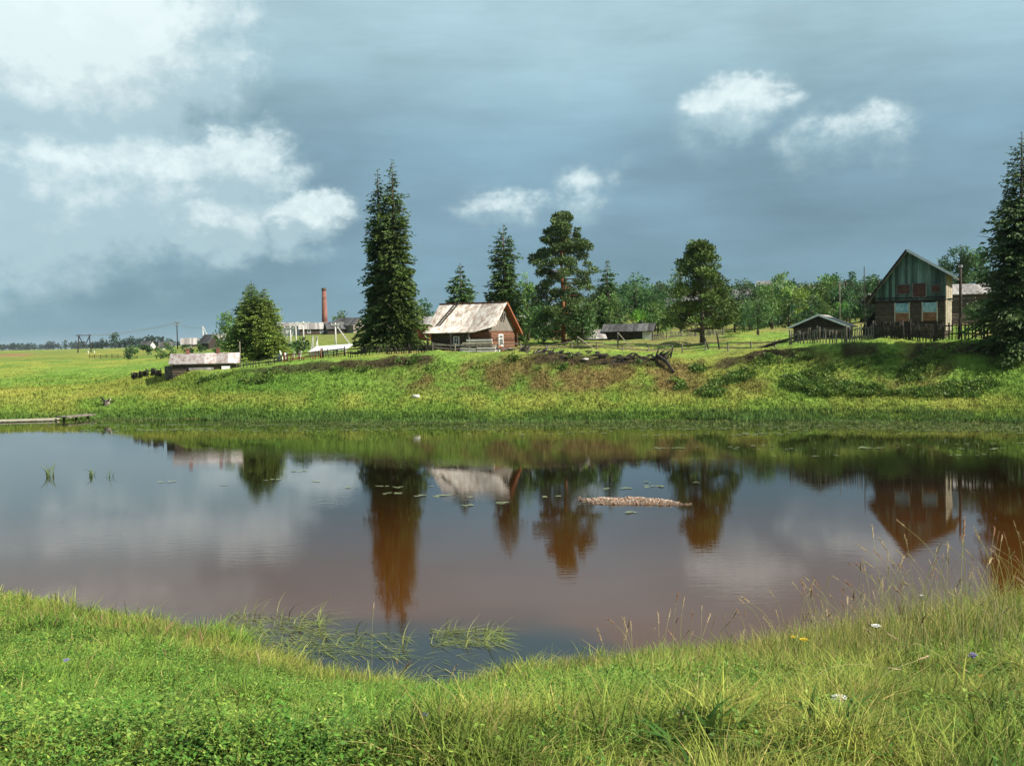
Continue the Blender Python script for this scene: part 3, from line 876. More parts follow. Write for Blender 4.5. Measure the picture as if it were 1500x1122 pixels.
def shut(x0, x1, z0, z1, m, nm='shutter'):
    o = MB().box(x0, x1, -.13, -.062, z0, z1).build(nm, M[m], gh)
    f = MB()
    for a, b, c, d in ((x0 - .06, x0 - .001, z0 - .06, z1 + .06), (x1 + .001, x1 + .06, z0 - .06, z1 + .06), (x0 + .001, x1 - .001, z0 - .06, z0 - .001), (x0 + .001, x1 - .001, z1 + .001, z1 + .06)):
        f.box(a, b, -.15, -.063, c, d)
    f.build('frame', M['greyboard'], o)
zb2 = za - 3.25
shut(-3.15, -2.35, zb2 + .15, zb2 + .75, 'brownpane', 'attic_window')
shut(-2.1, -1.25, zb2 - .10, zb2 + .80, 'brownpane', 'attic_window')
shut(-.85, -.35, zb2 + .2, zb2 + .65, 'brownpane', 'attic_window')
MB().box(-LG - .06, .06, -.12, -.063, zb2 - .22, zb2 - .12).build('batten', M['darkwood'], gh)
MB().box(-LG - .08, .08, -.14, -.005, zm - .08, zm + .02).build('sill_board', M['darkwood'], gh)
for x0 in (-2.85, -1.0):
    for nm_, m_, a, b in (('shutter', 'bluepane', zm - .85, zm - .20), ('lower_board', 'rustpane', zm - 1.5, zm - .92)):
        o = MB().box(x0 - .45, x0 + .45, -.10, -.003, a, b).build(nm_, M[m_], gh)
    MB().box(x0 - .53, x0 - .455, -.12, -.003, zm - 1.55, zm - .14).box(x0 + .455, x0 + .53, -.12, -.003, zm - 1.55, zm - .14).box(x0 - .45, x0 + .45, -.12, -.003, zm - .913, zm - .857).build('window_frame', M['palewood'], gh)
MB().beam((.2, -.3, zm - .02), (2.0, -.5, zm + .02), .14, .12).build('beam', M['wood'], gh)

# --- sheds and farther buildings
def place(px, D, py=None):
    p = at(px, py or 500, D)
    return p[0], p[1]

x, y = place(300, 83)
sh = cottage('tin_roofed_shed', 'long low dark shed with a pale rust streaked tin roof', 'shed', x, y, R(14), 4.9, 3.3, .80, .70, 'darklog', 'roofrust', .25, 'darkwood', chimney=(-1.35, 1.0), z=gz(x, y) - .30)
MB().box(-1.2, .7, -1.75, -1.652, .25, .45).build('pale_panel', M['roofgrey'], sh)
MB().box(1.3, 1.95, -1.75, -1.652, .1, .55).build('pale_panel', M['white'], sh)
MB().box(-3.1, -2.47, -.8, .6, -.4, .6).build('lean_to', M['wood'], sh)

x, y = place(1206, 77.5)
gs = cottage('board_shed', 'small grey board shed with its pale edged gable facing the river', 'shed', x, y, R(63), 3.2, 3.8, 1.05, .78, 'darklog', 'roofgrey', .35, 'darkwood')
MB().beam((-2.0, -2.25, .93), (-2.0, 0, 1.86), .06, .13).beam((-2.0, 2.25, .93), (-2.0, 0, 1.86), .06, .13).build('bargeboard', M['white'], gs)
MB().box(-1.67, -1.605, -.3, .6, -.1, .95).build('door', M['darkwood'], gs)

x, y = place(922, 104.5)
ds = cottage('turf_shed', 'very low dark shed with grey roof and a pale end wall behind the rail fence', 'shed', x, y, R(-14), 4.6, 2.6, .75, .62, 'darkwood', 'roofdark', .35, 'darkwood')
MB().box(1.5, 2.36, -1.42, -1.303, -.2, .72).build('pale_panel', M['concrete'], ds)
x, y = place(866, 104)
cottage('broken_hut', 'tiny sagging hut with pale roof boards beside the turf shed', 'shed', x, y, R(8), 2.2, 2.2, .35, .75, 'darkwood', 'roofgrey', .25)
x, y = place(1283, 80)
lt = cottage('lean_shelter', 'dark steep roofed shelter between the board shed and the green house', 'shed', x, y, R(70), 1.6, 1.9, .6, 1.35, 'darkwood', 'roofdark', .2)
x, y = place(789, 128)
cottage('tin_house', 'grey house with a pale sheet roof glimpsed behind the dark ragged spruce', 'house', x, y, R(-20), 4.6, 3.6, 1.6, 1.2, 'darklog', 'roofgrey', wins=1)
x, y = place(993, 172)
rs = cottage('red_shed', 'dark red shed under the hill trees beside the dome crowned pine', 'shed', x, y, R(10), 6.5, 4, 2.0, 1.2, 'redlog', 'roofdark')
x, y = place(1000, 205)
cottage('hill_house', 'pale roofed house on the hill partly behind the dome crowned pine', 'house', x, y, R(-15), 6.5, 6, 1.6, 2.6, 'darklog', 'roofgrey', wins=1)
x, y = place(1066, 178)
cottage('garden_house', 'low house with white window below the ridge trees', 'house', x, y, R(-6), 8, 5, 2.2, 1.8, 'darklog', 'roofdark', wins=1)
x, y = place(1096, 165)
cottage('black_shed', 'small black shed beside the young thin stemmed tree', 'shed', x, y, R(12), 3.2, 3, 1.6, 1.1, 'darkwood', 'roofdark')
x, y = place(1192, 236)
cottage('ridge_house', 'long pale roofed building on the ridge above the yellowish birch', 'building', x, y, R(-10), 7, 5, 1.8, 1.8, 'concrete', 'roofgrey', wins=2)
x, y = place(1132, 216)
cottage('white_house', 'small whitish house half covered by the tallest pale birch', 'house', x, y, R(-25), 6, 5, 3, 2, 'concrete', 'roofgrey', wins=1)
x, y = place(1428, 96)
cottage('long_barn', 'barn with a long pale tin roof behind the green house', 'barn', x, y, R(-8), 6.4, 4.4, 2.7, .9, 'darklog', 'roofgrey')
x, y = place(1288, 118)
cottage('old_hut', 'weathered hut close behind the slope of the green house roof', 'hut', x, y, R(30), 3, 3, 1.8, 1.2, 'darklog', 'roofgrey')
x, y = place(630, 132)
cottage('brown_house', 'low brown house behind the tallest spruce with a pale roof', 'house', x, y, R(-12), 4, 3.6, 2.2, .9, 'redlog', 'roofgrey')
# factory hill round the chimney
for (nm, lb, px, D, L, W, hw, hr, wall, roof, a, wn) in [
    ('factory_shed', 'pale flat works building farthest from the chimney on the factory hill', 428, 258, 6.5, 5, 2.4, .9, 'concrete', 'roofgrey', 0, 2),
    ('work_shed', 'long dark roofed works shed at the foot of the brick chimney', 462, 255, 7.5, 5, 1.4, 1.5, 'darklog', 'roofgrey', 12, 2),
    ('gabled_shed', 'dark shed with a sunlit gable between the chimney and the tallest spruces', 512, 250, 6.5, 5, 1.7, 1.7, 'greyboard', 'roofdark', -30, 1),
    ('gate_shed', 'small dark shed beneath the little round tree by the chimney', 492, 248, 4.5, 4, 1.6, 1.5, 'darkwood', 'roofdark', 20, 0),
]:
    x, y = place(px, D)
    cottage(nm, lb, 'building', x, y, R(a), L, W, hw, hr, wall, roof, wins=wn)
x, y = place(307, 238)
cottage('dark_barn', 'dark barn with black roof on the skyline beside the fresh green spruces', 'barn', x, y, R(-35), 3.2, 3.2, 1.4, 1.7, 'darkwood', 'roofdark')
x, y = place(243, 330)
cottage('plain_house', 'tiny dark roofed house on the skyline next to the far low wood', 'house', x, y, R(20), 4, 3, .9, 1.4, 'concrete', 'roofdark')

for (nm, lb, ct, px, D, L, W, hw, hr, wall, roof, a) in LATE:
    x, y = place(px, D)
    cottage(nm, lb, ct, x, y, R(a), L, W, hw, hr, wall, roof, wins=1)

# brick chimney
c0 = at(474.5, 422, 345)
zc = gz(c0[0], 345)
Hc = c0[2] - zc
ch = thing('factory_chimney', 'tall red brick chimney of the old works on the hill', 'chimney', (c0[0], 345, zc))
MB().tube([(0, 0, -1), (0, 0, Hc * .3), (0, 0, Hc * .93)], [1.1, .95, .72], 12).build('shaft', M['brick'], ch, True)
MB().tube([(0, 0, Hc * .9305), (0, 0, Hc * .95), (0, 0, Hc * .97), (0, 0, Hc)], [.73, .86, .86, .75], 12).build('crown_ring', M['darkbrick'], ch)

# white sheeted wall and the garden clutter beside it
def run(px0, px1, D0, D1, n):
    p, q = at(px0, 500, D0), at(px1, 500, D1)
    return [(p[0] + (q[0] - p[0]) * i / (n - 1), p[1] + (q[1] - p[1]) * i / (n - 1)) for i in range(n)]

p, q = run(458, 511, 106, 104, 2)
zw = min(gz(*p), gz(*q))
ww = thing('sheeted_shelter', 'long bright white sheeted shelter below the factory hill', 'shelter', (p[0], p[1], zw), math.atan2(q[1] - p[1], q[0] - p[0]))
Lw_ = math.dist(p, q)
MB().slab([(-.1, -.75, .42), (Lw_ + .1, -.75, .62), (Lw_ + .1, .75, 1.18), (-.1, .75, .98)], .05).build('sheet_roof', M['white'], ww)
for k in range(5):
    MB().box(Lw_ * k / 4 - .05, Lw_ * k / 4 + .05, -.66, -.58, -.5, .42 + .05 * k - .02).build('post', M['palewood'], ww)
MB().box(.1, Lw_ - .1, -.56, .6, -.3, .38).build('side_sheet', M['concrete'], ww)
for (lb, px, D, w_, h_) in [('white plank heap beside the sapling', 408, 92, 1.2, .7), ('pale boards leaning behind the sapling', 426, 97, 1.5, .85), ('cream crate wall end near the white sheeted shelter', 461, 118, .9, 1.9)]:
    x, y = place(px, D)
    t = thing('plank_heap', lb, 'planks', (x, y, gz(x, y)), R(px * 7 % 40 - 20))
    rr = random.Random(px)
    for k in range(6):
        a = rr.uniform(-.5, .5)
        MB().beam((-w_ / 2 + w_ * k / 5, k * .05, -.1), (-w_ / 2 + w_ * k / 5 + a, .1 + k * .05, h_ * rr.uniform(.7, 1.1)), .2, .05).build('plank', M['concrete'], t)


# ------------------------------------------------------------------ fences
def fence(name, label, pts, h, mat, kind='picket', gap=.17, jit=.25, rails=(.3, .75), every=8, cat='fence', w=.085, seed=1, postmat=None, lean=.05):
    """fence along ground points: posts and rails are parts, its pickets one panel of slats"""
    rr = random.Random(seed)
    x0, y0 = pts[0]
    z0 = gz(x0, y0)
    t = thing(name, label, cat, (x0, y0, z0))
    L = [0]
    for a, b in zip(pts, pts[1:]): L.append(L[-1] + math.dist(a, b))
    def pos(s):
        s = min(max(s, 0), L[-1] - 1e-6)
        for i in range(len(pts) - 1):
            if L[i] <= s <= L[i + 1]:
                u = (s - L[i]) / (L[i + 1] - L[i])
                x = pts[i][0] + (pts[i + 1][0] - pts[i][0]) * u
                y = pts[i][1] + (pts[i + 1][1] - pts[i][1]) * u
                return Vector((x - x0, y - y0, gz(x, y) - z0))
    step = gap * every
    n = max(2, int(L[-1] / step) + 1)
    ps = [pos(L[-1] * i / (n - 1)) for i in range(n)]
    for p in ps:
        l = Vector((rr.gauss(0, lean), rr.gauss(0, lean), 0))
        MB().tube([p - Vector((0, 0, .4)), p + Vector((0, 0, h * rr.uniform(1.0, 1.15))) + l], [.06, .05], 6).build('post', M[postmat or mat], t)
    for rz_ in rails:
        mb = MB()
        for a, b in zip(ps, ps[1:]):
            dv = Vector((0, .07, 0))
            mb.beam(a + Vector((0, 0, h * rz_ + rr.gauss(0, .03))) + dv, b + Vector((0, 0, h * rz_ + rr.gauss(0, .03))) + dv, .05, .08)
        mb.build('rail', M[postmat or mat], t)
    if kind == 'picket':
        mb = MB()
        s = gap * .5
        while s < L[-1]:
            p = pos(s)
            if rr.random() > .06:
                hh = h * (1 - jit * rr.random())
                l = Vector((rr.gauss(0, lean), rr.gauss(0, lean * .5), 0))
                q = p + Vector((0, -.03, 0))
                mb.beam(q - Vector((0, 0, .15)), q + Vector((0, 0, hh)) + l, w * rr.uniform(.8, 1.2), .03)
            s += gap * rr.uniform(.75, 1.25)
        mb.build('picket_slats', M[mat], t)
    return t


fence('picket_fence', 'grey uneven picket fence in front of the board shed', run(1157, 1280, 73, 71.5, 7), 1.2, 'wood', seed=3, gap=.19)
fence('plank_gate', 'dark solid plank gate below the corner of the green house', run(1282, 1332, 71.4, 70.5, 3), 1.25, 'darkwood', seed=4, gap=.16, w=.15, jit=.2, every=6, cat='gate')
fence('picket_fence', 'dark picket fence running from the plank gate to the shaded spruce', run(1334, 1478, 70.4, 68.5, 8), 1.3, 'darkwood', seed=5, gap=.19)
fence('picket_fence', 'rust brown broken picket fence behind the sapling', run(415, 470, 86, 85, 5), .75, 'rustwood', seed=6, gap=.22, jit=.5)
fence('picket_fence', 'dark thin picket fence under the two tallest spruces', run(472, 633, 84, 81, 9), .75, 'darkwood', seed=7, gap=.22, jit=.45)
fence('picket_fence', 'black low paling behind the tin roofed shed and spruce pair', run(346, 412, 86, 86, 6), .6, 'darkwood', seed=8, gap=.25, jit=.4)
fence('board_fence', 'short dark board fence at the end of the tin roofed shed', run(192, 234, 86, 84, 4), .6, 'darkwood', seed=9, gap=.2, w=.18, jit=.3)
fence('rail_fence', 'low rail fence in front of the log house', run(634, 762, 80.5, 80.5, 7), .66, 'wood', 'rail', gap=.3, every=5, rails=(.45, .92), seed=10, postmat='wood')
fence('rail_fence', 'long pale rail fence crossing the garden before the turf shed', run(764, 985, 81, 80, 10), .55, 'palewood', 'rail', gap=.35, every=5, rails=(.5, .95), seed=11, postmat='wood')
fence('rail_fence', 'weathered rail fence between the dome crowned pine and the slanting log', run(1000, 1135, 77, 75, 8), .66, 'wood', 'rail', gap=.3, every=5, rails=(.4, .85), seed=12)
fence('rail_fence', 'thin far rail fence on the open plain below the pylon', run(130, 200, 210, 190, 7), .8, 'darkwood', 'rail', gap=.6, every=5, rails=(.35, .7), seed=13)
fence('picket_fence', 'low brownish garden fence behind the pine trunk', run(955, 1060, 100, 104, 7), .75, 'wood', seed=14, gap=.2, jit=.4)

def pole(name, label, px, py_top, D, r=.09, mat='wood', group=None, lean=0.0, cat='pole'):
    p = at(px, py_top, D)
    z = gz(p[0], D)
    t = thing(name, label, cat, (p[0], D, z), 0, group)
    H = p[2] - z
    MB().tube([(lean, 0, -.5), (lean * .4, 0, H * .5), (0, 0, H)], [r * 1.15, r, r * .8], 7).build('post', M[mat], t, True)
    return t, H

def crossarm(t, H, L, n=3, mat='wood', r=.07):
    MB().beam((-L / 2, -.12, H - .25), (L / 2, -.12, H - .25), .1, .12).build('crossarm', M[mat], t)
    for k in range(n):
        x = -L / 2 + .1 + (L - .2) * k / (n - 1)
        MB().tube([(x, -.12, H - .188), (x, -.12, H - .02)], [r, r * .7], 6).build('insulator', M['white'], t)

t, H = pole('utility_pole', 'dark utility pole with a double crossarm on the skyline by the dark barn', 259, 471, 300, .16, 'darkwood')
crossarm(t, H, 2.6); crossarm(t, H - .9, 1.9)
t, H = pole('fence_pole', 'bare grey pole at the end of the tin roofed shed', 351, 500, 86, .055, 'wood')
t, H = pole('utility_pole', 'white braced pole before the tallest spruces', 491, 473, 145, .12, 'concrete')
crossarm(t, H, 1.2, mat='concrete')
MB().beam((.1, 0, H * .93), (2.4, .2, -.3), .16, .16).build('brace', M['concrete'], t)
for i, (px, tp, br) in enumerate([(433, 473, -1.5), (444, 471, 0), (425, 478, -1.3)]):
    t, H = pole('substation_pole', ['white pole with a slanting brace among the substation posts', 'tallest straight white post of the little substation', 'short white braced post at the spruce side of the substation'][i], px, tp, 165, .12, 'concrete')
    crossarm(t, H, 2.0, mat='concrete')
    if br: MB().beam((0, .1, H * .85), (br, .1, -.3), .14, .14).build('brace', M['concrete'], t)
t, H = pole('braced_pole', 'white slanted pole standing over the dark barn on the skyline', 297, 478, 246, .14, 'concrete')
MB().beam((.1, 0, H * .95), (2.2, .2, H * .1), .2, .2).build('brace', M['concrete'], t)
t, H = pole('antenna_pole', 'thin bare antenna pole near the corner of the green house', 1266, 390, 95, .045, 'darkwood')
t, H = pole('fence_pole', 'grey pole rising through the board shed roof line', 1230, 412, 100, .06, 'wood')
t, H = pole('chimney_pole', 'thick dark stove pipe pole beside the sunlit wall of the green house', 1407, 392, 74.5, .11, 'darkwood')
MB().tube([(0, 0, H + .003), (0, 0, H + .18)], [.15, .14], 8).build('cap', M['metal'], t)
t, H = pole('fence_pole', 'leaning dark stake beneath the dome crowned pine', 1050, 488, 78, .07, 'darkwood', lean=.25)
t, H = pole('fence_pole', 'dark stake leaning at the foot of the dome crowned pine trunk', 1030, 490, 77, .06, 'darkwood', lean=.55)
for lb, px, tp, D, br in [('short post with a pale slanting brace at the house end of the garden rail', 846, 493, 80.4, 1.3), ('short post with a pale slanting brace before the turf shed', 905, 487, 84, 1.1)]:
    t, H = pole('braced_post', lb, px, tp, D, .07, 'wood', cat='post')
    MB().beam((.05, -.1, H * .95), (br, -.25, -.05), .13, .06).build('brace', M['palewood'], t)
t, H = pole('fence_pole', 'thin pole on the grass between the log house and the pine', 797, 482, 98, .05, 'darkwood')

# pylon on the plain
p = at(123, 490, 395)
zp = gz(p[0], 395)
Hp = p[2] - zp
t = thing('power_pylon', 'timber power pylon with two legs and crossed braces on the plain', 'pylon', (p[0], 395, zp))
for s in (-1, 1):
    MB().tube([(s * 2.6, 0, -.6), (s * 2.0, 0, Hp)], [.26, .2], 6).build('leg', M['darkwood'], t)
    MB().beam((s * 2.05, .2, Hp - .6), (-s * .1, .2, Hp * .28), .26, .26).build('brace', M['darkwood'], t)
MB().beam((-3.0, -.2, Hp - .35), (3.0, -.2, Hp - .35), .3, .3).build('crossarm', M['darkwood'], t)
for lb, px in (('pale short marker post by the pylon legs', 129), ('pale short marker post a little off the pylon', 138)):
    tt, _ = pole('marker_post', lb, px, 514, 330, .16, 'concrete', cat='post')

# wires: pylon to skyline pole to white pole
def wire(label, a, b, sag):
    pts = [Vector(a).lerp(Vector(b), i / 14) - Vector((0, 0, sag * 4 * (i / 14) * (1 - i / 14))) for i in range(15)]
    tag(MB().tube(pts, [.032] * 15, 4).build('power_line', M['concrete']), label, 'wire', 'wires over the plain')
pu = at(259, 472, 300); pb = at(297, 480, 246)
for dx in (-2.6, 0, 2.6):
    wire('thin sagging power wire from the pylon to the double crossarm pole', (p[0] + dx, 395, zp + Hp - .3), (pu[0] + dx * .4, 300, pu[2] - .2), 1.0)
for dx in (-.6, .6):
    wire('thin power wire between the crossarm pole and the slanted pole at the barn', (pu[0] + dx, 300, pu[2] - .2), (pb[0] + dx * .3, 246, pb[2] - .1), .6)

# fallen timbers, brush and heaps on the brow of the bank
def heap(name, label, px0, px1, D, n, L, h, mats, seed, cat, part='branch'):
    rr = random.Random(seed)
    p, q = at(px0, 500, D), at(px1, 500, D)
    cx = (p[0] + q[0]) / 2
    t = thing(name, label, cat, (cx, D, gz(cx, D)))
    w = (q[0] - p[0]) / 2
    for k in range(n):
        x = rr.uniform(-w, w); yy = rr.uniform(-.5, .5)
        z = gz(cx + x, D + yy) - gz(cx, D)
        a = rr.uniform(-.9, .9); l = L * rr.uniform(.5, 1.1)
        d = Vector((math.cos(a) * l * .8, rr.uniform(-.3, .3), math.sin(a) * l * .5 + rr.uniform(0, h)))
        s = Vector((x, yy, z + rr.uniform(-.05, h * .4)))
        MB().tube([s - d * .5, s + d * .1 + Vector((0, 0, .06)), s + d * .5], [.08, .07, .03], 5).build(part, M[mats[k % len(mats)]], t)
    return t
heap('brush_heap', 'dark heap of dead branches at the corner of the log house garden', 764, 808, 75.5, 40, 1.0, .9, ['darkwood', 'darkwood', 'wood'], 1, 'brush')
heap('fallen_fence', 'dark fallen fence timbers along the eroded brow below the garden', 806, 880, 73, 26, 1.0, .12, ['darkwood'], 2, 'timbers')
heap('fallen_fence', 'black tangle of fallen timbers on the brow before the turf shed', 880, 978, 72, 34, .9, .16, ['darkwood'], 3, 'timbers')
heap('log_heap', 'crooked dark stumps and roots at the end of the fallen timbers', 962, 985, 71.8, 14, .9, .9, ['darkwood'], 4, 'roots')
a, b = at(1112, 511, 74.5), at(1163, 495, 73)
t = thing('slanting_log', 'dark log lying slantwise up to the picket fence of the board shed', 'log', tuple(a))
b = b - a; a = a * 0
MB().tube([a, (a + b) / 2 + np.array([0, 0, .05]), b], [.1, .11, .08], 7).build('trunk', M['darkwood'], t)
MB().tube([(a + b) / 2, (a + b) / 2 + np.array([.3, 0, .35])], [.05, .02], 5).build('branch_stub', M['darkwood'], t)
a, b = at(962, 520, 71.6), at(987, 545, 69.6)
t = thing('slipped_log', 'long dark log sliding down the bank from the crooked stumps', 'log', tuple(a))
b = b - a; a = a * 0
MB().tube([a, (a + b) / 2 + np.array([.1, 0, .1]), b], [.13, .12, .07], 7).build('trunk', M['darkwood'], t)
MB().tube([a, a + np.array([.15, 0, .5])], [.08, .03], 5).build('branch_stub', M['darkwood'], t)

# board pile by the log house
x, y = place(702, 82.2)
t = thing('board_pile', 'stack of pale sawn boards before the orange wall of the log house', 'boards', (x, y, gz(x, y)), R(-8))
t.scale = (1.3, 1.3, 1.45)
rr = random.Random(5)
for lay in range(6):
    for k in range(3):
        L = 2.6 - lay * .22 + rr.uniform(-.3, .2)
        MB().box(-L / 2 + rr.uniform(-.15, .15), L / 2, -.42 + k * .29, -.42 + k * .29 + .26, lay * .15, lay * .15 + .1).build('board', M[['palewood', 'concrete', 'white', 'wood'][(lay + k) % 4]], t)
t = thing('firewood_heap', 'dark heap of split firewood against the corner of the orange log wall', 'firewood', (x + 1.85, y + .1, gz(x + 1.85, y)), 0)
for k in range(26):
    a = rr.uniform(-.9, .9)
    c = Vector((a, rr.uniform(-.2, .3), .1 + (1 - abs(a)) * rr.uniform(0, .75)))
    MB().tube([c - Vector((.16, .1, 0)), c + Vector((.16, .1, .03))], [.07, .07], 5).build('split_log', M[['wood', 'rustwood', 'darkwood'][k % 3]], t)

# stones and oddments on the slope
def stone(label, px, py, D, r, mat='stone', name='stone', cat='stone'):
    p = at(px, py, D)
    z = gz(p[0], D)
    rng = nrng()
    n, m = 8, 6
    V = []
    for i in range(m + 1):
        for j in range(n):
            th, ph = math.pi * i / m, 2 * math.pi * j / n
            q = r * (1 + .22 * rng.normal()) if 0 < i < m else r
            V.append((q * math.sin(th) * math.cos(ph) * 1.4, q * math.sin(th) * math.sin(ph), q * math.cos(th) * .7 + r * .35))
    F = [(i * n + j, (i + 1) * n + j, (i + 1) * n + (j + 1) % n, i * n + (j + 1) % n) for i in range(m) for j in range(n)]
    o = MB().add(V, F).build(name, M[mat], None, True)
    o.location = (p[0], D, z)
    tag(o, label, cat)
stone('pale boulder on the grass slope below the fallen corner of the garden', 609, 577, 69.4, .2)
stone('small pale stone at the grassy brow beneath the slanting log', 1104, 512, 71.5, .16)
stone('whitish stone beside the fallen timbers under the garden', 857, 523, 72.2, .16)

# waterside planks and jetty
def plank_run(name, label, cat, a, b, w, n, mat, z=.12):
    a, b = np.array(a), np.array(b)
    t = thing(name, label, cat, (a[0], a[1], 0))
    d = (b - a)[:2]; L = np.linalg.norm(d); d = d / L; nn = np.array([-d[1], d[0]])
    for k in range(n):
        o = nn * (k - (n - 1) / 2) * (w / n)
        MB().beam((o[0], o[1], z), (d[0] * L + o[0], d[1] * L + o[1], z + .03 * (k % 2)), w / n * .92, .07).build('plank', M[mat], t)
    for s in (.08, .5, .92):
        MB().tube([(d[0] * L * s, d[1] * L * s, -1.0), (d[0] * L * s, d[1] * L * s, z - .04)], [.08, .08], 6).build('pile', M['darkwood'], t)
    return t
plank_run('plank_walk', 'long pale plank walkway lying at the water edge', 'walkway', on_water(-30, 619), on_water(84, 616), 1.1, 4, 'palewood', .09)
a, b = on_water(90, 617), on_water(132, 613)
jt = plank_run('plank_jetty', 'short raised grey plank jetty with a dark underside by the reeds', 'jetty', a, b, 1.2, 5, 'wood', .28)
st = thing('tree_stump', 'small brown splintered stump on the grass above the jetty', 'stump', tuple(np.append(at(157, 596, 75.6)[:2], gz(at(157, 596, 75.6)[0], 75.6))))
MB().tube([(0, 0, -.1), (0, 0, .35)], [.28, .2], 8).build('stem', M['wood'], st)
for k in range(5):
    MB().beam((math.cos(k * 1.3) * .15, math.sin(k * 1.3) * .1, .2), (math.cos(k * 1.3) * .6, math.sin(k * 1.3) * .3, .25 + .15 * (k % 3)), .08).build('splinter', M['palewood' if k == 1 else 'darkwood'], st)


# ------------------------------------------------------------------ gravel islet
ic = on_water(925, 735)
ia = math.atan2(*(on_water(1010, 740) - on_water(840, 731))[[1, 0]])
rng = nrng()
def islet_h(u, v):
    r = np.sqrt((u / 2.0) ** 2 + ((v - .13 * np.sin(u * 1.7 + .4)) / (.74 - .12 * u)) ** 2) + .32 * (fbm(u * 1.6, v * 2.2, 87) - .5)
    return .10 - .13 * r ** 1.6 + .05 * (vnoise(u * 5, v * 5, 88) - .5)
u, v = np.meshgrid(np.linspace(-2.4, 2.4, 60), np.linspace(-1.0, 1.0, 30))
zz = islet_h(u, v)
ca, sa = math.cos(ia), math.sin(ia)
ii = (np.arange(29)[:, None] * 60 + np.arange(59)[None, :]).ravel()
M['gravel'] = noise_mat('river_gravel', (.07, .045, .03), (.22, .15, .10), 26, bump=.7, c3=(.5, .4, .32))
Vi = np.stack([ic[0] + u * ca - v * sa, ic[1] + u * sa + v * ca, zz], -1)
tag(np_mesh('gravel_bar', Vi, np.stack([ii, ii + 1, ii + 61, ii + 60], -1), M['gravel'], smooth=True), kind='structure')
n = 2600
pu, pv = rng.uniform(-2.3, 2.3, n), rng.uniform(-.9, .9, n)
pz = islet_h(pu, pv)
k = pz > .004
pu, pv, pz = pu[k], pv[k], pz[k]
n = len(pu)
octa = np.array([(1, 0, 0), (0, 1, 0), (-1, 0, 0), (0, -1, 0), (0, 0, 1), (0, 0, -1)], float)
of = np.array([(0, 1, 4), (1, 2, 4), (2, 3, 4), (3, 0, 4), (1, 0, 5), (2, 1, 5), (3, 2, 5), (0, 3, 5)])
sz = (.014 + .032 * rng.random(n) ** 2.5)[:, None, None] * (octa * (1 + .5 * rng.normal(size=(n, 6, 1)) * .5))
sz[:, :, 2] *= .7
cen = np.stack([ic[0] + pu * ca - pv * sa, ic[1] + pu * sa + pv * ca, pz + .008], -1)
Vq = cen[:, None, :] + sz
Fq = (np.arange(n)[:, None, None] * 6 + of[None]).reshape(-1, 3)
base = np.array([(.46, .33, .25), (.34, .22, .15), (.52, .44, .37), (.22, .14, .09), (.42, .26, .18)])[rng.integers(0, 5, n)] * (.7 + .5 * rng.random(n))[:, None] * np.where(pz < .025, .4, 1.0)[:, None]
mst = leaf_mat('pebble', 0.0, .8, .3)
tag(np_mesh('gravel', Vq.reshape(-1, 3), Fq, mst, col=np.repeat(base, 6, 0)), kind='stuff')
stone('white pebble at the upstream tip of the gravel islet', 838, 733, on_water(838, 734)[1], .05)

# ------------------------------------------------------------------ lily leaves
def pads(rng, n, sx, sy, r0, r1, col, z=.006):
    P = np.stack([np.clip(rng.normal(size=n), -1.1, 1.1) * sx, np.clip(rng.normal(size=n), -1.2, 1.2) * sy], 1)
    rr = rng.uniform(r0, r1, n)
    V, C = [], []
    q = 7
    for i in range(n):
        a0 = rng.random() * 6.3
        a = a0 + np.arange(q) / q * 5.9
        tilt = rng.normal() * .05
        V.append(np.stack([P[i, 0] + rr[i] * np.cos(a), P[i, 1] + rr[i] * .8 * np.sin(a), z + i * .0006 + .02 * rng.random() + tilt * np.cos(a) * rr[i]], 1))
        C.append(np.tile(np.array(col) * (.7 + .6 * rng.random()), (q, 1)))
    return np.concatenate(V), np.arange(n * q).reshape(n, q), np.concatenate(C)
M['pad'] = leaf_mat('lily_leaf', .05, .3, .6)
for px, py, n, sx in [(575, 723, 9, .28), (584, 714, 4, .25), (560, 712, 3, .2), (618, 727, 6, .2), (650, 726, 5, .22), (640, 727, 3, .1), (683, 729, 4, .2), (684, 740, 5, .16), (735, 737, 6, .22), (515, 715, 3, .2), (631, 712, 2, .1),
                      (398, 703, 5, .28), (245, 706, 5, .3), (330, 711, 2, .2), (440, 690, 4, .3), (889, 716, 3, .15), (915, 715, 4, .2), (958, 713, 8, .28), (945, 707, 3, .2), (1018, 707, 3, .15), (925, 751, 6, .12), (462, 705, 3, .2), (808, 728, 4, .25)]:
    rng = nrng()
    V, F, C = pads(rng, n, sx * .8, .06 + sx * .2, .05, .13, (.20, .22, .10))
    w = on_water(px, py)
    o = np_mesh('lily_patch', V, F, M['pad'], None, C)
    o.location = (w[0], w[1], 0)
    tag(o, 'small pale patch of floating lily leaves on the open river', 'water lily', 'lily leaf patches on the open river')
rng = nrng()
Vs, Fs, Cs, off = [], [], [], 0
for i in range(110):
    px = rng.uniform(120, 1560)
    st = rng.choice([rng.uniform(622, 629), rng.uniform(626, 640), rng.uniform(640, 662)], p=[.6, .3, .1])
    if px < 700: st = rng.uniform(621, 632)
    if px > 1150 and i % 3 == 0: st = rng.choice([655, 657, 667, 630]) + rng.normal()
    w = on_water(px, st)
    V, F, C = pads(rng, rng.integers(5, 14), rng.uniform(.6, 2.6), .14, .06, .14, (.17, .20, .09))
    V = V + np.array([w[0], w[1], .002])
    Vs.append(V); Fs.append(F + off); Cs.append(C); off += len(V)
tag(np_mesh('floating_leaves', np.concatenate(Vs), np.concatenate(Fs), M['pad'], col=np.concatenate(Cs)), kind='stuff')


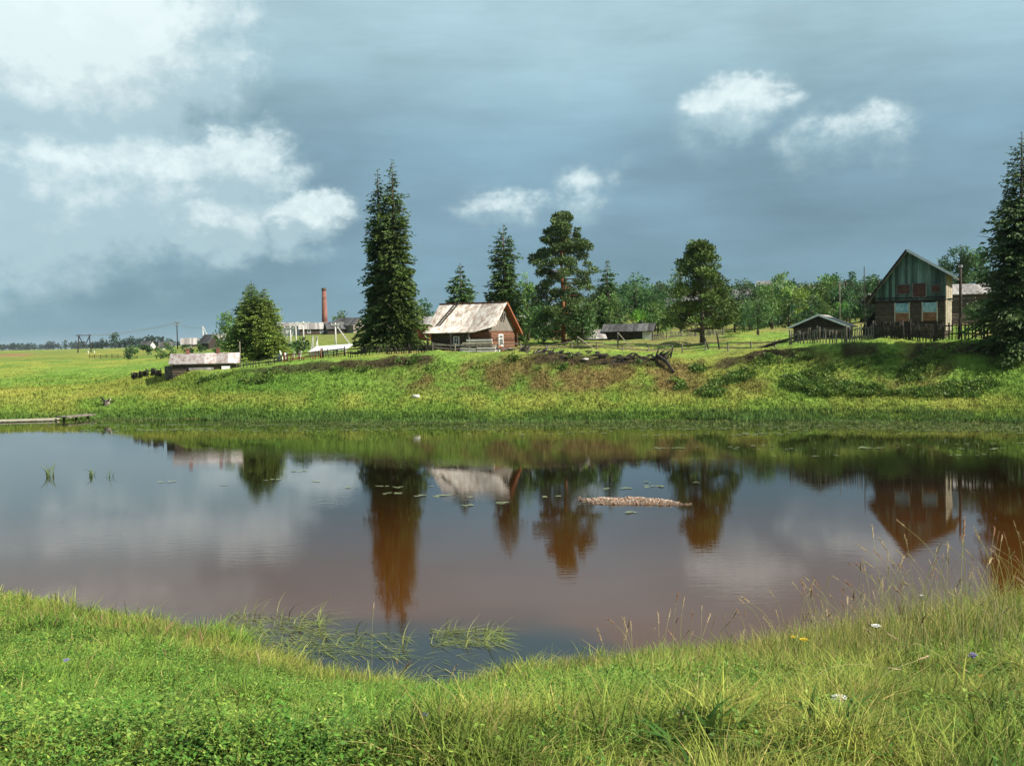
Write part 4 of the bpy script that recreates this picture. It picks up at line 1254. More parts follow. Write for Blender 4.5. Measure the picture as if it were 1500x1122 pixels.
# ------------------------------------------------------------------ grass
def blades(P, h, wd, lean, bend, col, rng, segs=2):
    """tapering curved strips: P base, lean = unit xy direction, bend = sideways travel of the tip as a share of the height"""
    n = len(P)
    sd = rng.random(n) * 2 * np.pi
    S_ = np.stack([np.cos(sd), np.sin(sd), 0 * sd], 1)
    D3 = np.stack([lean[:, 0], lean[:, 1], 0 * lean[:, 0]], 1)
    rows = []
    for j in range(segs + 1):
        t = j / segs
        c = P + np.array([0, 0, 1]) * (h * (t - .28 * bend * t * t))[:, None] + D3 * (h * bend * t * t)[:, None]
        w = wd * (1 - .92 * t ** 1.5) * .5
        rows += [c - S_ * w[:, None], c + S_ * w[:, None]]
    V = np.stack(rows, 1)
    k = 2 * (segs + 1)
    b = np.arange(n)[:, None] * k
    F = np.concatenate([np.concatenate([b + 2 * j, b + 2 * j + 1, b + 2 * j + 3, b + 2 * j + 2], 1) for j in range(segs)], 0)
    tt = np.repeat(np.arange(segs + 1) / segs, 2)
    C = col[:, None, :] * (.72 + .4 * tt)[None, :, None]
    return V.reshape(-1, 3), F, C.reshape(-1, 3)


def rdir(rng, n, bias=(0.35, 0.0)):
    a = rng.random(n) * 2 * np.pi
    v = np.stack([np.cos(a) + bias[0], np.sin(a) + bias[1]], 1)
    return v / np.linalg.norm(v, axis=1, keepdims=True)


NG, NY, NB = np.array([.120, .232, .032]), np.array([.35, .335, .072]), np.array([.44, .33, .13])
def near_colour(x, y, rng):
    a, b = fbm(x * .55, y * .55, 201), fbm(x * 1.7, y * 1.7, 202)
    right = sstep(-2, 4, x - .1 * y)
    t = np.clip(sstep(.40, .68, a * .6 + b * .4) * .6 + .18 * right + .06, 0, 1)
    c = mixc(mixc(np.broadcast_to(NG, x.shape + (3,)), NY, t), NB, (rng.random(len(x)) < .07 + .07 * right) * .8)
    return c * (.50 + .95 * rng.random(len(x)))[:, None] * (.42 + 1.1 * b)[:, None]


def near_points(rng, n, p=1.55, ymin=2.9, ymax=25):
    y = ymin + (ymax - ymin) * rng.random(n) ** p
    x = (rng.random(n) * 2 - 1) * (.60 * y + 1.8)
    m = n // 4                                            # the bank goes on beyond the picture's edges
    ym = ymin - 1.2 + (ymax - ymin) * rng.random(m) ** p
    xm = np.sign(rng.random(m) - .5) * (.60 * ym + 1.8 + 6.5 * rng.random(m))
    x, y = np.concatenate([x, xm]), np.concatenate([y, ym])
    z = ground_z(x, y)
    k = z > -.06
    return x[k], y[k], z[k]


rng = nrng()
x, y, z = near_points(rng, 430000, 1.7)
n = len(x)
tuft = fbm(x * 2.2, y * 2.2, 210)
right = sstep(-1.5, 4, x - .08 * y)
edge = sstep(.9, .1, z)
kk = rng.random(n) < .35 + .65 * sstep(.36, .50, fbm(x * 1.6, y * 1.6, 215))
x, y, z, tuft, right, edge = x[kk], y[kk], z[kk], tuft[kk], right[kk], edge[kk]
n = len(x)
h = (.42 + 1.15 * sstep(.35, .65, fbm(x * 1.25, y * 1.25, 216))) * (.07 + .11 * rng.random(n) + .09 * tuft * rng.random(n) + .12 * right * rng.random(n) + .16 * edge * rng.random(n))
V, F, C = blades(np.stack([x, y, z - .02], 1), h, (.0045 + .0009 * y) * (.5 + 1.3 * rng.random(n) ** 2), rdir(rng, n), .15 + 1.3 * rng.random(n) ** 1.3 + 1.2 * (rng.random(n) < .10), near_colour(x, y, rng), rng, 3)
tag(np_mesh('grass', V, F, M['grass'], col=C), kind='stuff')

# broad strap leaves of docks, dandelions and young weeds
x, y, z = near_points(rng, 4200, 1.5)
k = z > .12
x, y, z = x[k], y[k], z[k]
n = len(x); q = 9
idx = np.repeat(np.arange(n), q); m = len(idx)
sz_ = (.03 + .07 * rng.random(n) ** 1.5)[idx] * (.6 + .6 * rng.random(m))
P = np.stack([x, y, z + .03], 1)[idx] + rng.normal(size=(m, 3)) * np.array([.015, .015, .01])
wc_ = mixc(np.broadcast_to(np.array([.060, .150, .028]), (n, 3)), np.array([.19, .25, .05]), rng.random(n) ** 1.5)[idx] * (.7 + .5 * rng.random(m))[:, None]
V, F, C = blades(P, sz_ * (1.0 + 1.1 * rng.random(m)), sz_ * .30, rdir(rng, m, (0, 0)), .5 + 1.2 * rng.random(m), wc_, rng, 3)
tag(np_mesh('meadow_weeds', V, F, M['grass'], col=C), kind='stuff')

# thin taller fringe along the water edge
rng = nrng()
n = 46000
px = rng.uniform(-260, 1780, n)
x0 = (px - 750) / 1500 * 14
sN = near_shore(x0)
y = sN - 5.5 * rng.random(n) ** 1.6 * np.where(px > 900, 1.0, .35)
x = (px - 750) / 1500 * y
keep = rng.random(n) < .35 + .65 * sstep(850, 1150, px)
x, y, px = x[keep], y[keep], px[keep]
z = ground_z(x, y); n = len(x)
h = (.15 + .24 * rng.random(n)) * (1 + 1.75 * sstep(950, 1350, px) * rng.random(n) * (.5 + vnoise(x * 1.3, y * 1.3, 218)))
fcol = mixc(mixc(np.broadcast_to(NG, (n, 3)), NY, rng.random(n)), NB, (rng.random(n) < .3) * .8) * (.6 + .5 * rng.random(n))[:, None]
V, F, C = blades(np.stack([x, y, z - .02], 1), h, .006 + .0007 * y * rng.random(n), rdir(rng, n), .1 + .7 * rng.random(n) ** 1.5, fcol, rng, 3)
tag(np_mesh('edge_grass', V, F, M['grass'], col=C), kind='stuff')

# broad leaved herbs among the near grass, thickest on the upstream half
x, y, z = near_points(rng, 95000, 1.6)
den = fbm(x * .8, y * .8, 220)
k = (z > .1) & (rng.random(len(x)) < sstep(.42, .62, den - .12 * sstep(-1, 4, x)) * .8 + .05)
x, y, z, den = x[k], y[k], z[k], den[k]
n = len(x)
q = 11
hh = .08 + .20 * rng.random(n) * (.3 + den)
idx = np.repeat(np.arange(n), q)
m = len(idx)
a = rng.random(m) * 2 * np.pi
f = rng.random(m)
rad = (.01 + .06 * rng.random(m)) * (1.1 - .4 * f)
P = np.stack([x[idx] + rad * np.cos(a), y[idx] + rad * np.sin(a), z[idx] + hh[idx] * (.3 + .75 * f)], 1)
Dr = unit(np.stack([np.cos(a), np.sin(a), .15 + .5 * rng.normal(size=m)], 1))
sd = unit(np.cross(Dr, np.array([0, 0, 1.0]) + .35 * rng.normal(size=(m, 3))))
ln = ((.007 + .018 * rng.random(n) ** 2)[idx] + .008 * rng.random(m)) * (1 + .04 * y[idx])
V, F = kites(P, Dr, ln, ln * .46, rng, sd)
hc = mixc(np.broadcast_to(np.array([.090, .220, .028]), (n, 3)), np.array([.28, .35, .06]), rng.random(n) ** 2) * (.7 + .6 * rng.random(n))[:, None]
C = np.repeat(hc[idx] * (.75 + .5 * rng.random(m))[:, None], 4, 0)
tag(np_mesh('herb_leaves', V, F, M['leaf'], col=C), kind='stuff')

# the far bank: tufts over the whole slope and the open plain
rng = nrng()
n = 168000
px = rng.uniform(-230, 1760, n)
st = rng.uniform(0.0, 4.6, n) ** 1.0
k = rng.random(n) < np.where(st < 3.3, 1, .5)
px, st = px[k], st[k]
Ds = np.stack([np.interp(px, _cp, _cD[:, k]) for k in range(9)])
i0 = np.clip(st.astype(int), 0, 7)
fr = st - i0
y = Ds[i0, np.arange(len(px))] * (1 - fr) + Ds[i0 + 1, np.arange(len(px))] * fr
x = (px - 750) / 1500 * y
z = ground_z(x, y)
n = len(x)
n2 = fbm(x * .6, y * .4, 230)
h = (.08 + .20 * rng.random(n) * (.4 + n2)) * np.where(st > 2.9, .45, 1) + .15 * sstep(.8, 0, st) * rng.random(n)
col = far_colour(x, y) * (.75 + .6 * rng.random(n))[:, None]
V, F, C = blades(np.stack([x, y, z - .03], 1), h, .045 + .0009 * y * rng.random(n), rdir(rng, n), .1 + .6 * rng.random(n), col, rng, 1)
tag(np_mesh('bank_grass', V, F, M['bankgrass'], col=C), kind='stuff')

# nettles and weeds on the shaded steep bank, plus clumps along the brow
rng = nrng()
px = np.concatenate([rng.uniform(985, 1640, 1700), rng.uniform(380, 1000, 170), rng.uniform(290, 400, 80)])
st = np.concatenate([rng.uniform(1.35, 2.8, 1700), rng.uniform(2.5, 2.95, 170), rng.uniform(2.2, 2.9, 80)])
Ds = np.stack([np.interp(px, _cp, _cD[:, k]) for k in range(9)])
i0 = st.astype(int); fr = st - i0
y = Ds[i0, np.arange(len(px))] * (1 - fr) + Ds[i0 + 1, np.arange(len(px))] * fr
x = (px - 750) / 1500 * y
k = vnoise(x * .55, y * .9, 240) > .57
x, y, px, st = x[k], y[k], px[k], st[k]
z = ground_z(x, y)
n = len(x)
q = 44
idx = np.repeat(np.arange(n), q); m = len(idx)
R_ = (.15 + .26 * rng.random(n))[idx]
d = unit(rng.normal(size=(m, 3))); d[:, 2] = np.abs(d[:, 2])
P = np.stack([x, y, z], 1)[idx] + d * (R_ * rng.random(m) ** .4)[:, None] * np.array([1, 1, 1.05])
Dr = unit(d + rng.normal(size=(m, 3)) * .6)
ln = .11 + .10 * rng.random(m)
V, F = kites(P, Dr, ln, ln * .6, rng)
wcx = mixc(np.broadcast_to(np.array([.075, .150, .026]), (n, 3)), np.array([.18, .24, .05]), rng.random(n) ** 1.5) * (.7 + .6 * rng.random(n))[:, None]
C = np.repeat(wcx[idx] * (.75 + .5 * rng.random(m))[:, None], 4, 0)
tag(np_mesh('bank_weeds', V, F, M['leaf'], col=C), kind='stuff')

# reeds standing in the shallows of the far shore
rng = nrng()
n = 32000
px = rng.uniform(120, 1760, n)
sh = np.interp(px, _cp, _cD[:, 0])
wid = 2.2 + 2.2 * vnoise(px * .006, px * 0, 250)
y = sh + 1.3 - (.35 * wid + 1.3) * rng.random(n) ** .9
x = (px - 750) / 1500 * y
keep = (rng.random(n) < sstep(120, 330, px) * .85 + .15) & (vnoise(x * .4, y * .7, 251) > .25)
x, y, px = x[keep], y[keep], px[keep]
n = len(x)
z = np.maximum(ground_z(x, y), -.1)
h = (.10 + .30 * rng.random(n)) * (.35 + 1.0 * vnoise(x * .25, y * .3, 252))
col = mixc(np.broadcast_to(np.array([.080, .172, .040]), (n, 3)), np.array([.16, .235, .06]), rng.random(n) ** 1.5) * (.7 + .6 * rng.random(n))[:, None]
V, F, C = blades(np.stack([x, y, z], 1), h, np.full(n, .05) + .04 * rng.random(n), rdir(rng, n), .05 + .35 * rng.random(n), col, rng, 1)
tag(np_mesh('reeds', V, F, M['bankgrass'], col=C), kind='stuff')

# a thin margin of young sedge fading out into the river
rng = nrng()
n = 26000
px = rng.uniform(-60, 1640, n)
y = np.interp(px, _cp, _cD[:, 0]) + .3 - 6.5 * rng.random(n) ** 1.7
x = (px - 750) / 1500 * y
keep = (vnoise(x * .22, y * .8, 261) > .30) & (rng.random(n) < .25 + .75 * sstep(60, 260, px))
x, y = x[keep], y[keep]; n = len(x)
col = mixc(np.broadcast_to(np.array([.085, .15, .035]), (n, 3)), np.array([.20, .22, .08]), rng.random(n)) * (.7 + .5 * rng.random(n))[:, None]
V, F, C = blades(np.stack([x, y, np.zeros(n) - .02], 1), .04 + .17 * rng.random(n) ** 1.5, np.full(n, .05), rdir(rng, n), .3 + 1.5 * rng.random(n), col, rng, 1)
tag(np_mesh('sedge', V, F, M['bankgrass'], col=C), kind='stuff')

# grass clumps growing in the water at the near shore
def water_grass(label, px0, px1, py0, py1, n, seed, hmul=1.0):
    rng = nrng()
    pxs, pys = rng.uniform(px0, px1, n), py0 + (py1 - py0) * rng.random(n)
    W = np.array([on_water(a, b) for a, b in zip(pxs, pys)])
    c = W.mean(0)
    W = W - c
    h = (.12 + .38 * rng.random(n) ** 1.4) * hmul
    lying = rng.random(n) < .86
    bend = np.where(lying, 3.0 + 1.4 * rng.random(n), .3 + .8 * rng.random(n))
    h = np.where(lying, h * .34, h)
    col = mixc(np.broadcast_to(np.array([.17, .26, .055]), (n, 3)), np.array([.38, .38, .14]), rng.random(n)) * (.7 + .5 * rng.random(n))[:, None]
    hz = np.where(lying, h, h)
    V, F, C = blades(W + np.array([0, 0, -.01]), hz, .012 + .012 * rng.random(n), rdir(rng, n, (1.3, -.3)), bend, col, rng, 4)
    V[:, 2] = np.maximum(V[:, 2], .006)
    o = np_mesh('water_grass', V, F, M['grass'], None, C)
    o.location = (c[0], c[1], 0)
    tag(o, label, 'water plant')
water_grass('widest clump of long water grass leaning along the near shore', 330, 480, 898, 958, 620, 1, 1.25)
water_grass('sparse trailing water grass between the two thicker clumps', 470, 600, 925, 965, 240, 2)
water_grass('isolated clump of water grass beside the spruce reflection', 628, 735, 920, 948, 360, 3, 1.0)
water_grass('few drifting grass blades close to the lowest notch of the bank', 610, 700, 958, 1000, 40, 4, .8)
for lb, px, py, n in [('tallest sprig of water plant standing alone far out on the river', 70, 697, 14), ('small leafy water sprig between the other two lone sprigs', 131, 697, 12), ('thinnest tiny water sprig out on the open river', 161, 698, 6)]:
    rng = nrng()
    w = on_water(px, py)
    V, F, C = blades(np.c_[rng.normal(size=(n, 2)) * .12, np.zeros(n) - .02], .2 + .45 * rng.random(n), .03 + .02 * rng.random(n), rdir(rng, n), .2 + .6 * rng.random(n), np.tile([.16, .22, .07], (n, 1)), rng, 2)
    o = np_mesh('water_sprig', V, F, M['grass'], None, C)
    o.location = (w[0], w[1], 0)
    tag(o, lb, 'water plant')

# tall seeding grass stalks on the near bank
M['stalk'] = noise_mat('dry_stalk', (.17, .19, .06), (.33, .30, .13), 12, bump=0)
M['seed'] = noise_mat('seed_head', (.30, .22, .12), (.46, .36, .20), 30, bump=.3)
M['seedred'] = noise_mat('red_seed_head', (.20, .10, .06), (.36, .22, .13), 30, bump=.3)
GST = 'tall seeding grass stalks on the near bank'
def stalk(pts, head=.16, label='tall thin grass stalk with a narrow seed head on the near bank', group=GST, mat='seed', r=.0024):
    b = np.array(pts[0], float)
    t = thing('grass_stalk', label, 'grass stalk', tuple(b), 0, group)
    Q = [np.array(p) - b for p in pts]
    cv = []
    for i in range(13):                                 # smooth the polyline
        u = i / 12 * (len(Q) - 1); k = min(int(u), len(Q) - 2); f = u - k
        p0, p1, p2, p3 = Q[max(k - 1, 0)], Q[k], Q[k + 1], Q[min(k + 2, len(Q) - 1)]
        cv.append(.5 * (2 * p1 + (p2 - p0) * f + (2 * p0 - 5 * p1 + 4 * p2 - p3) * f * f + (3 * p1 - p0 - 3 * p2 + p3) * f ** 3))
    MB().tube(cv, list(np.linspace(r * 1.3, r * .6, 13)), 4).build('stem', M['stalk'], t, True)
    e = Vector(cv[-1]); d = (e - Vector(cv[-2])).normalized()
    rr = random.Random(int(b[0] * 1000) + int(b[1] * 333))
    mb = MB().tube([e, e + d * head * .35, e + d * head * .8, e + d * head], [r, r * 2.2, r * 1.8, r * .3], 5)
    for k in range(14):
        p = e + d * head * (k / 14)
        q = Vector((rr.gauss(0, 1), rr.gauss(0, 1), rr.gauss(0, .6))).normalized()
        mb.beam(p, p + (d * .7 + q * .5).normalized() * head * .16, r * 1.5, r * 1.2)
    mb.build('seed_head', M[mat], t)
def stalk_px(pp, D, **kw):
    P = [at(a, b, D + .12 * i) for i, (a, b) in enumerate(pp)]
    g = gz(P[0][0], P[0][1])
    if P[0][2] > g + .02: P.insert(0, np.array([P[0][0] + (P[0][0] - P[1][0]) * .3, P[0][1], g - .02]))
    stalk(P, **kw)
stalk_px([(1362, 940), (1332, 885), (1300, 848), (1280, 832)], 9, head=.12)
stalk_px([(1352, 895), (1325, 850), (1300, 808)], 10, head=.16)
stalk_px([(1411, 930), (1408, 850), (1411, 790)], 9.5, head=.22, label='tallest upright grass stalk with a thick reddish seed head', group=None, mat='seedred', r=.004)
stalk_px([(1387, 935), (1387, 850), (1388, 812)], 10, head=.14)
stalk_px([(1292, 880), (1284, 820), (1280, 790)], 11, head=.18)
stalk_px([(1465, 880), (1455, 830), (1436, 790)], 11, head=.15)
stalk_px([(1432, 900), (1440, 845), (1448, 826)], 9, head=.12)
stalk_px([(1495, 945), (1462, 895), (1440, 850)], 8.5, head=.12)
stalk_px([(1402, 915), (1380, 878), (1350, 862), (1335, 857)], 9, head=.12)
stalk_px([(1243, 945), (1241, 900), (1241, 885)], 10.5, head=.14, mat='seed')
stalk_px([(1213, 950), (1213, 915), (1212, 902)], 11, head=.12)
stalk_px([(1207, 950), (1190, 900), (1180, 870)], 10.5, head=.16, mat='seedred')
stalk_px([(1500, 955), (1482, 905), (1450, 882), (1440, 883)], 8, head=.1)
stalk_px([(930, 975), (915, 930), (900, 914)], 11, head=.12, label='bent grass stalk with a dark drooping head over the brown water', group=None, mat='seedred', r=.003)
stalk_px([(970, 975), (975, 930), (979, 908)], 12, head=.15)
stalk_px([(1020, 975), (1030, 930), (1036, 912)], 12, head=.15)
stalk_px([(545, 985), (545, 925), (547, 893)], 14, head=.1)
stalk_px([(1152, 1040), (1190, 992), (1240, 973), (1300, 978)], 6, head=.1)
stalk_px([(1258, 1020), (1300, 985), (1345, 966)], 6, head=.1)
stalk_px([(1330, 945), (1380, 962), (1412, 980)], 7, head=.06)
stalk_px([(1480, 1115), (1430, 1085), (1395, 1076)], 5, head=.12)
stalk_px([(1475, 1000), (1440, 910), (1400, 875)], 8, head=.1)
rr = random.Random(31)
for i in range(230):
    px = (rr.uniform(900, 1560) if i < 65 else rr.uniform(1180, 1580)) if i < 212 else rr.uniform(0, 900)
    x = (px - 750) / 1500 * rr.uniform(8, 13)
    s = float(near_shore(x))
    y = s - rr.uniform(.4, 6.5)
    x = (px - 750) / 1500 * y
    b = Vector((x, y, gz(x, y) - .03))
    hgt = rr.uniform(.4, .8 + .65 * max(0, min(1, (px - 1050) / 350))) if i < 212 else rr.uniform(.3, .5)
    a = rr.uniform(0, 6.28); bd = rr.uniform(.03, .38)
    dv = Vector((math.cos(a) - .25, math.sin(a), 0)) * bd * hgt
    stalk([b, b + dv * .15 + Vector((0, 0, hgt * .45)), b + dv * .5 + Vector((0, 0, hgt * .82)), b + dv + Vector((0, 0, hgt))], head=rr.uniform(.07, .16), mat=rr.choice(['seed', 'seed', 'seedred']))

# wild flowers
M['petalwhite'] = noise_mat('white_petal', (.66, .66, .62), (.82, .82, .78), 40, bump=.1)
M['petalyellow'] = noise_mat('yellow_petal', (.62, .40, .02), (.76, .55, .04), 40, bump=.1)
M['petalblue'] = noise_mat('blue_petal', (.18, .14, .36), (.30, .24, .48), 40, bump=.1)
M['petalorange'] = noise_mat('orange_petal', (.55, .18, .05), (.65, .26, .08), 40, bump=.1)
M['stemgreen'] = noise_mat('flower_stem', (.07, .15, .03), (.12, .20, .05), 20, bump=0)
def flower(label, px, py, D, size, mat, n=16, flat=.35, name='wildflower'):
    p = at(px, py, D)
    z = gz(p[0], D)
    H = max(p[2] - z, .12)
    t = thing(name, label, 'flower', (p[0], D, z))
    rr = random.Random(px)
    MB().tube([(.03, 0, -.04), (.02, 0, H * .5), (0, 0, H - size * .3)], [.004, .0035, .003], 5).build('stem', M['stemgreen'], t)
    mb = MB()
    for k in range(n):
        a = k * 2.399; q = math.sqrt(k / n) * size
        c = Vector((math.cos(a) * q, math.sin(a) * q, H + size * flat * (1 - (q / size) ** 2) + rr.uniform(-.1, .1) * size))
        s = size * .26
        for j in range(5):
            b = a + j * 1.2566
            e = c + Vector((math.cos(b) * s, math.sin(b) * s, s * .25))
            sdv = Vector((-math.sin(b), math.cos(b), 0)) * s * .4
            mb.add([c, (c + e) / 2 + sdv, e, (c + e) / 2 - sdv], [(0, 1, 2, 3)])
        mb.beam((0, 0, H - size * .3), c, .0025)
    mb.build('flower_head', M[mat], t)
flower('white umbel flower at the water side of the tall grass', 1283, 917, 9, .042, 'petalwhite')
flower('large white flower head low in the sunny grass', 1231, 1024, 5.6, .055, 'petalwhite', 20)
flower('small white flower near the lower edge of the grass', 996, 1101, 4.5, .026, 'petalwhite', 12)
flower('larger yellow flower cluster against the brown water', 1178, 937, 9.5, .045, 'petalyellow')
flower('smaller yellow flower beside the larger yellow cluster', 1162, 933, 9.6, .026, 'petalyellow', 12)
flower('round bluish flower head on the sunny right bank', 1425, 961, 7.5, .034, 'petalblue', 18, .8)
flower('faint lilac flower in the short middle grass', 822, 1079, 4.7, .022, 'petalblue', 12)
flower('pale lilac flower at the very bottom of the meadow', 624, 1112, 4.3, .022, 'petalblue', 12)
flower('tiny orange flower below the round bluish flower head', 1438, 990, 6.6, .018, 'petalorange', 8)
flower('bluish flower among the leafy herbs of the upstream meadow', 97, 967, 8, .03, 'petalblue', 12)
flower('white flower with dry bracts close to the tall bent stalks', 1350, 872, 10, .022, 'petalwhite', 8)


# ------------------------------------------------------------------ damp air
hz = MB().box(-9200, 9200, -30, 9200, -3.2, 75)
mh = bpy.data.materials.new('damp_air')
mh.use_nodes = True
mh.node_tree.nodes.clear()
vo = mh.node_tree.nodes.new('ShaderNodeVolumePrincipled')
vo.inputs['Color'].default_value = (.80, .90, .97, 1)
vo.inputs['Density'].default_value = .00006
vo.inputs['Anisotropy'].default_value = .2
mo = mh.node_tree.nodes.new('ShaderNodeOutputMaterial')
mh.node_tree.links.new(vo.outputs[0], mo.inputs['Volume'])
tag(hz.build('haze', mh), kind='stuff')


# ------------------------------------------------------------------ sun, sky and clouds
SUN = unit(np.array([.74, -.24, .63]))
sun = bpy.data.lights.new('sun', 'SUN')
sun.energy = 5.0
sun.angle = R(.53)
sun.color = (1.0, .945, .84)
so = bpy.data.objects.new('sun', sun)
COL.objects.link(so)
so.rotation_euler = Vector(SUN).to_track_quat('Z', 'Y').to_euler()

W = bpy.data.worlds.new('World')
S.world = W
W.use_nodes = True
nt = W.node_tree
nt.nodes.clear()
N, L = nt.nodes.new, nt.links.new
def Mn(op, a, b=None, c=None, clamp=False):
    n = N('ShaderNodeMath'); n.operation = op; n.use_clamp = clamp
    for i, q in enumerate((a, b, c)):
        if q is None: continue
        if isinstance(q, (int, float)): n.inputs[i].default_value = q
        else: L(q, n.inputs[i])
    return n.outputs[0]
def Ss(v, a, b):
    n = N('ShaderNodeMapRange'); n.interpolation_type = 'SMOOTHSTEP'
    n.inputs['From Min'].default_value, n.inputs['From Max'].default_value = a, b
    L(v, n.inputs['Value'])
    return n.outputs[0]
def Noise(vec, scale, st=(1, 1, 1), det=6, rough=.55, off=(0, 0, 0)):
    mp = N('ShaderNodeMapping'); mp.inputs['Scale'].default_value = st; mp.inputs['Location'].default_value = off
    L(vec, mp.inputs[0])
    n = N('ShaderNodeTexNoise'); n.inputs['Scale'].default_value = scale; n.inputs['Detail'].default_value = det; n.inputs['Roughness'].default_value = rough
    L(mp.outputs[0], n.inputs['Vector'])
    return n
def Mixc(f, a, b):
    n = N('ShaderNodeMix'); n.data_type = 'RGBA'
    L(f, n.inputs['Factor'])
    for k, q in (('A', a), ('B', b)):
        if isinstance(q, tuple): n.inputs[k].default_value = (*q, 1)
        else: L(q, n.inputs[k])
    return n.outputs['Result']
tc = N('ShaderNodeTexCoord')
dirv = tc.outputs['Generated']
sx = N('ShaderNodeSeparateXYZ'); L(dirv, sx.inputs[0])
az = Mn('ARCTAN2', sx.outputs['X'], sx.outputs['Y'])
el = Mn('ARCSINE', sx.outputs['Z'])
wn1 = Noise(dirv, 9, (1, 1, 1.5), 7, .6)
wn2 = Noise(dirv, 26, (1, 1, 1.4), 6, .6)
sc1 = N('ShaderNodeSeparateColor'); L(wn1.outputs['Color'], sc1.inputs[0])
sc2 = N('ShaderNodeSeparateColor'); L(wn2.outputs['Color'], sc2.inputs[0])
waz = Mn('ADD', az, Mn('ADD', Mn('MULTIPLY', Mn('SUBTRACT', sc1.outputs[0], .5), .075), Mn('MULTIPLY', Mn('SUBTRACT', sc2.outputs[0], .5), .055)))
wel = Mn('ADD', el, Mn('ADD', Mn('MULTIPLY', Mn('SUBTRACT', sc1.outputs[1], .5), .045), Mn('MULTIPLY', Mn('SUBTRACT', sc2.outputs[1], .5), .04)))
def azel(px, py):
    d = ray(px, py); d = d / np.linalg.norm(d)
    return math.atan2(d[0], d[1]), math.asin(d[2])
CL = [  # bearing, row, half width, up, down, strength
    (100, 10, 195, 110, 150, 1.2), (0, 60, 190, 130, 110, .98), (200, 90, 120, 90, 90, .72), (-160, 50, 220, 150, 110, .9), (290, 20, 150, 60, 70, .48),
    (95, 232, 110, 50, 130, 1.0), (210, 246, 115, 52, 120, .96), (335, 232, 90, 42, 95, .86), (30, 285, 150, 66, 120, .84), (-140, 280, 190, 90, 130, .84), (130, 335, 210, 60, 75, .62), (250, 290, 130, 50, 70, .66),
    (295, 316, 92, 38, 56, .95), (190, 345, 120, 46, 56, .48), (432, 316, 80, 30, 50, .92), (370, 340, 60, 22, 40, .45),
    (1075, 148, 66, 34, 56, .80), (1035, 172, 48, 24, 64, .55), (1122, 145, 38, 22, 36, .55), (1245, 182, 76, 32, 46, .64), (1190, 205, 48, 22, 46, .55), (1312, 190, 38, 26, 56, .5),
    (750, 295, 76, 22, 38, .66), (868, 272, 40, 26, 60, .66), (818, 85, 40, 60, 90, .40), (912, 238, 26, 9, 12, .36), (232, 415, 52, 24, 46, .42), (1155, 368, 36, 16, 24, .30), (690, 215, 90, 26, 34, .22), (560, 60, 170, 50, 60, .26), (930, 395, 60, 40, 30, .22),
    (1500, 60, 200, 60, 60, .2),
]
def field(cl, A, E_):
    acc = None
    for (px, py, hw, up, dn, s) in cl:
        a0, e0 = azel(px, py)
        dx = Mn('MULTIPLY', Mn('SUBTRACT', A, a0), 1500 / hw * .82)
        de = Mn('SUBTRACT', E_, e0)
        dy = Mn('ADD', Mn('MULTIPLY', Mn('MAXIMUM', de, 0), 1500 / up * .82), Mn('MULTIPLY', Mn('MINIMUM', de, 0), 1500 / dn * .82))
        q = Mn('MULTIPLY_ADD', dx, dx, Mn('MULTIPLY', dy, dy))
        v = Mn('MULTIPLY', Mn('MAXIMUM', Mn('SUBTRACT', 1.0, Mn('MULTIPLY', q, .5)), 0), s)
        v = Mn('MULTIPLY', v, v)
        acc = v if acc is None else Mn('MAXIMUM', acc, v)
    return acc
Fd = field(CL, waz, wel)
Fup = field(CL, Mn('ADD', waz, .010), Mn('ADD', wel, .026))   # how much cloud lies above: tops are lit, bases shaded
det = Noise(dirv, 34, (1, 1, 1.3), 8, .62)
Fn = Mn('ADD', Fd, Mn('MULTIPLY', Mn('SUBTRACT', det.outputs['Fac'], .5), Mn('MULTIPLY', Ss(Fd, .02, .30), .75)))
# broken cloud everywhere else in the sky
els = Ss(el, .36, .62)
broken = Noise(dirv, 3.2, (1, 1, 1.8), 7, .6, (3, 1, 2))
behind = Ss(Mn('ABSOLUTE', az), .62, .95)
Fb = Mn('MULTIPLY', Ss(broken.outputs['Fac'], .42, .72), Mn('MAXIMUM', els, behind))
lit = Ss(Mn('SUBTRACT', Fn, Mn('MULTIPLY', Fup, .88)), -.02, .42)
core = Ss(Fn, .66, 1.15)
dens = Mn('MAXIMUM', Mn('MAXIMUM', Mn('MULTIPLY', Ss(Fn, .04, .56), Mn('MULTIPLY_ADD', lit, .20, .76)), Mn('MULTIPLY', core, .86)), Mn('MULTIPLY', Fb, .75))
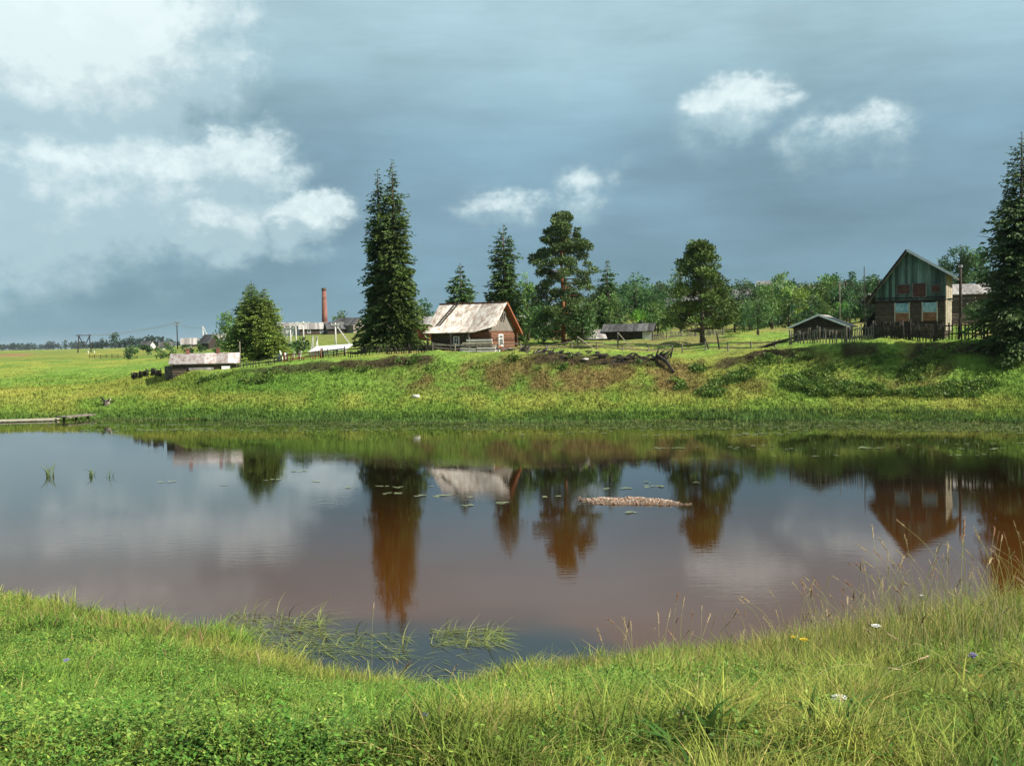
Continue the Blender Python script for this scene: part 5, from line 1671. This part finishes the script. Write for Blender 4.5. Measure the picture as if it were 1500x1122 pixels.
# slate coloured rain layer behind, with streaks
streak = Noise(dirv, 6, (1.0, 1.0, 5.5), 9, .66, (0, 0, .4))
patchn = Noise(dirv, 3.0, (1, 1, 2.2), 4, .5, (1.2, 0, 0))
rp = N('ShaderNodeValToRGB')
L(Mn('MULTIPLY', el, 1.6), rp.inputs[0])
cr = rp.color_ramp
G = 1 / (2 ** EXPOSURE)
stops = [(0.0, (.172, .350, .450)), (.06, (.168, .325, .420)), (.17, (.186, .322, .415)), (.30, (.228, .385, .480)), (.44, (.365, .545, .620)), (.55, (.42, .60, .67)), (1.0, (.34, .46, .53))]
cr.elements[0].position, cr.elements[0].color = stops[0][0], (*[c * G for c in stops[0][1]], 1)
cr.elements[1].position, cr.elements[1].color = stops[-1][0], (*[c * G for c in stops[-1][1]], 1)
for p_, c_ in stops[1:-1]:
    e = cr.elements.new(p_); e.color = (*[c * G for c in c_], 1)
sv = Mn('ADD', Mn('MULTIPLY', Ss(streak.outputs['Fac'], .28, .72), .17), Mn('MULTIPLY', Ss(patchn.outputs['Fac'], .3, .7), .34))
sv = Mn('ADD', sv, .80)
bm = N('ShaderNodeVectorMath'); bm.operation = 'SCALE'
L(rp.outputs[0], bm.inputs[0]); L(sv, bm.inputs['Scale'])
billow = Noise(dirv, 46, (1, 1, 1.25), 8, .66, (4, 2, 1))
white = Mixc(Mn('MAXIMUM', Mn('MULTIPLY', lit, Mn('MULTIPLY_ADD', Ss(billow.outputs['Fac'], .30, .68), .50, .42)), core), tuple(c * G for c in (.53, .71, .765)), tuple(c * G for c in (.95, 1.08, 1.08)))
white2 = Mixc(Ss(el, .36, .6), white, tuple(c * G for c in (.62, .68, .72)))
skycol = Mixc(Mn('MULTIPLY', dens, .92), bm.outputs[0], white2)
bgc = N('ShaderNodeBackground'); L(skycol, bgc.inputs[0]); bgc.inputs[1].default_value = 1.0
sk = N('ShaderNodeTexSky'); sk.sky_type = 'NISHITA'; sk.sun_disc = False
sk.sun_elevation = math.asin(SUN[2]); sk.sun_rotation = math.atan2(SUN[0], SUN[1])
bgs = N('ShaderNodeBackground'); L(sk.outputs[0], bgs.inputs[0]); bgs.inputs[1].default_value = .06
mxs = N('ShaderNodeMixShader'); mxs.inputs[0].default_value = .93
L(bgs.outputs[0], mxs.inputs[1]); L(bgc.outputs[0], mxs.inputs[2])
wo = N('ShaderNodeOutputWorld'); L(mxs.outputs[0], wo.inputs[0])

S.view_settings.view_transform = 'Standard'
S.view_settings.look = 'None'
S.view_settings.exposure = EXPOSURE
S.view_settings.gamma = 1
S.render.film_transparent = False
S.cycles.max_bounces = 4
S.cycles.diffuse_bounces = 2
S.cycles.transmission_bounces = 2
W.cycles.sampling_method = 'MANUAL'
W.cycles.sample_map_resolution = 512
S.cycles.transparent_max_bounces = 4
S.cycles.use_denoising = True
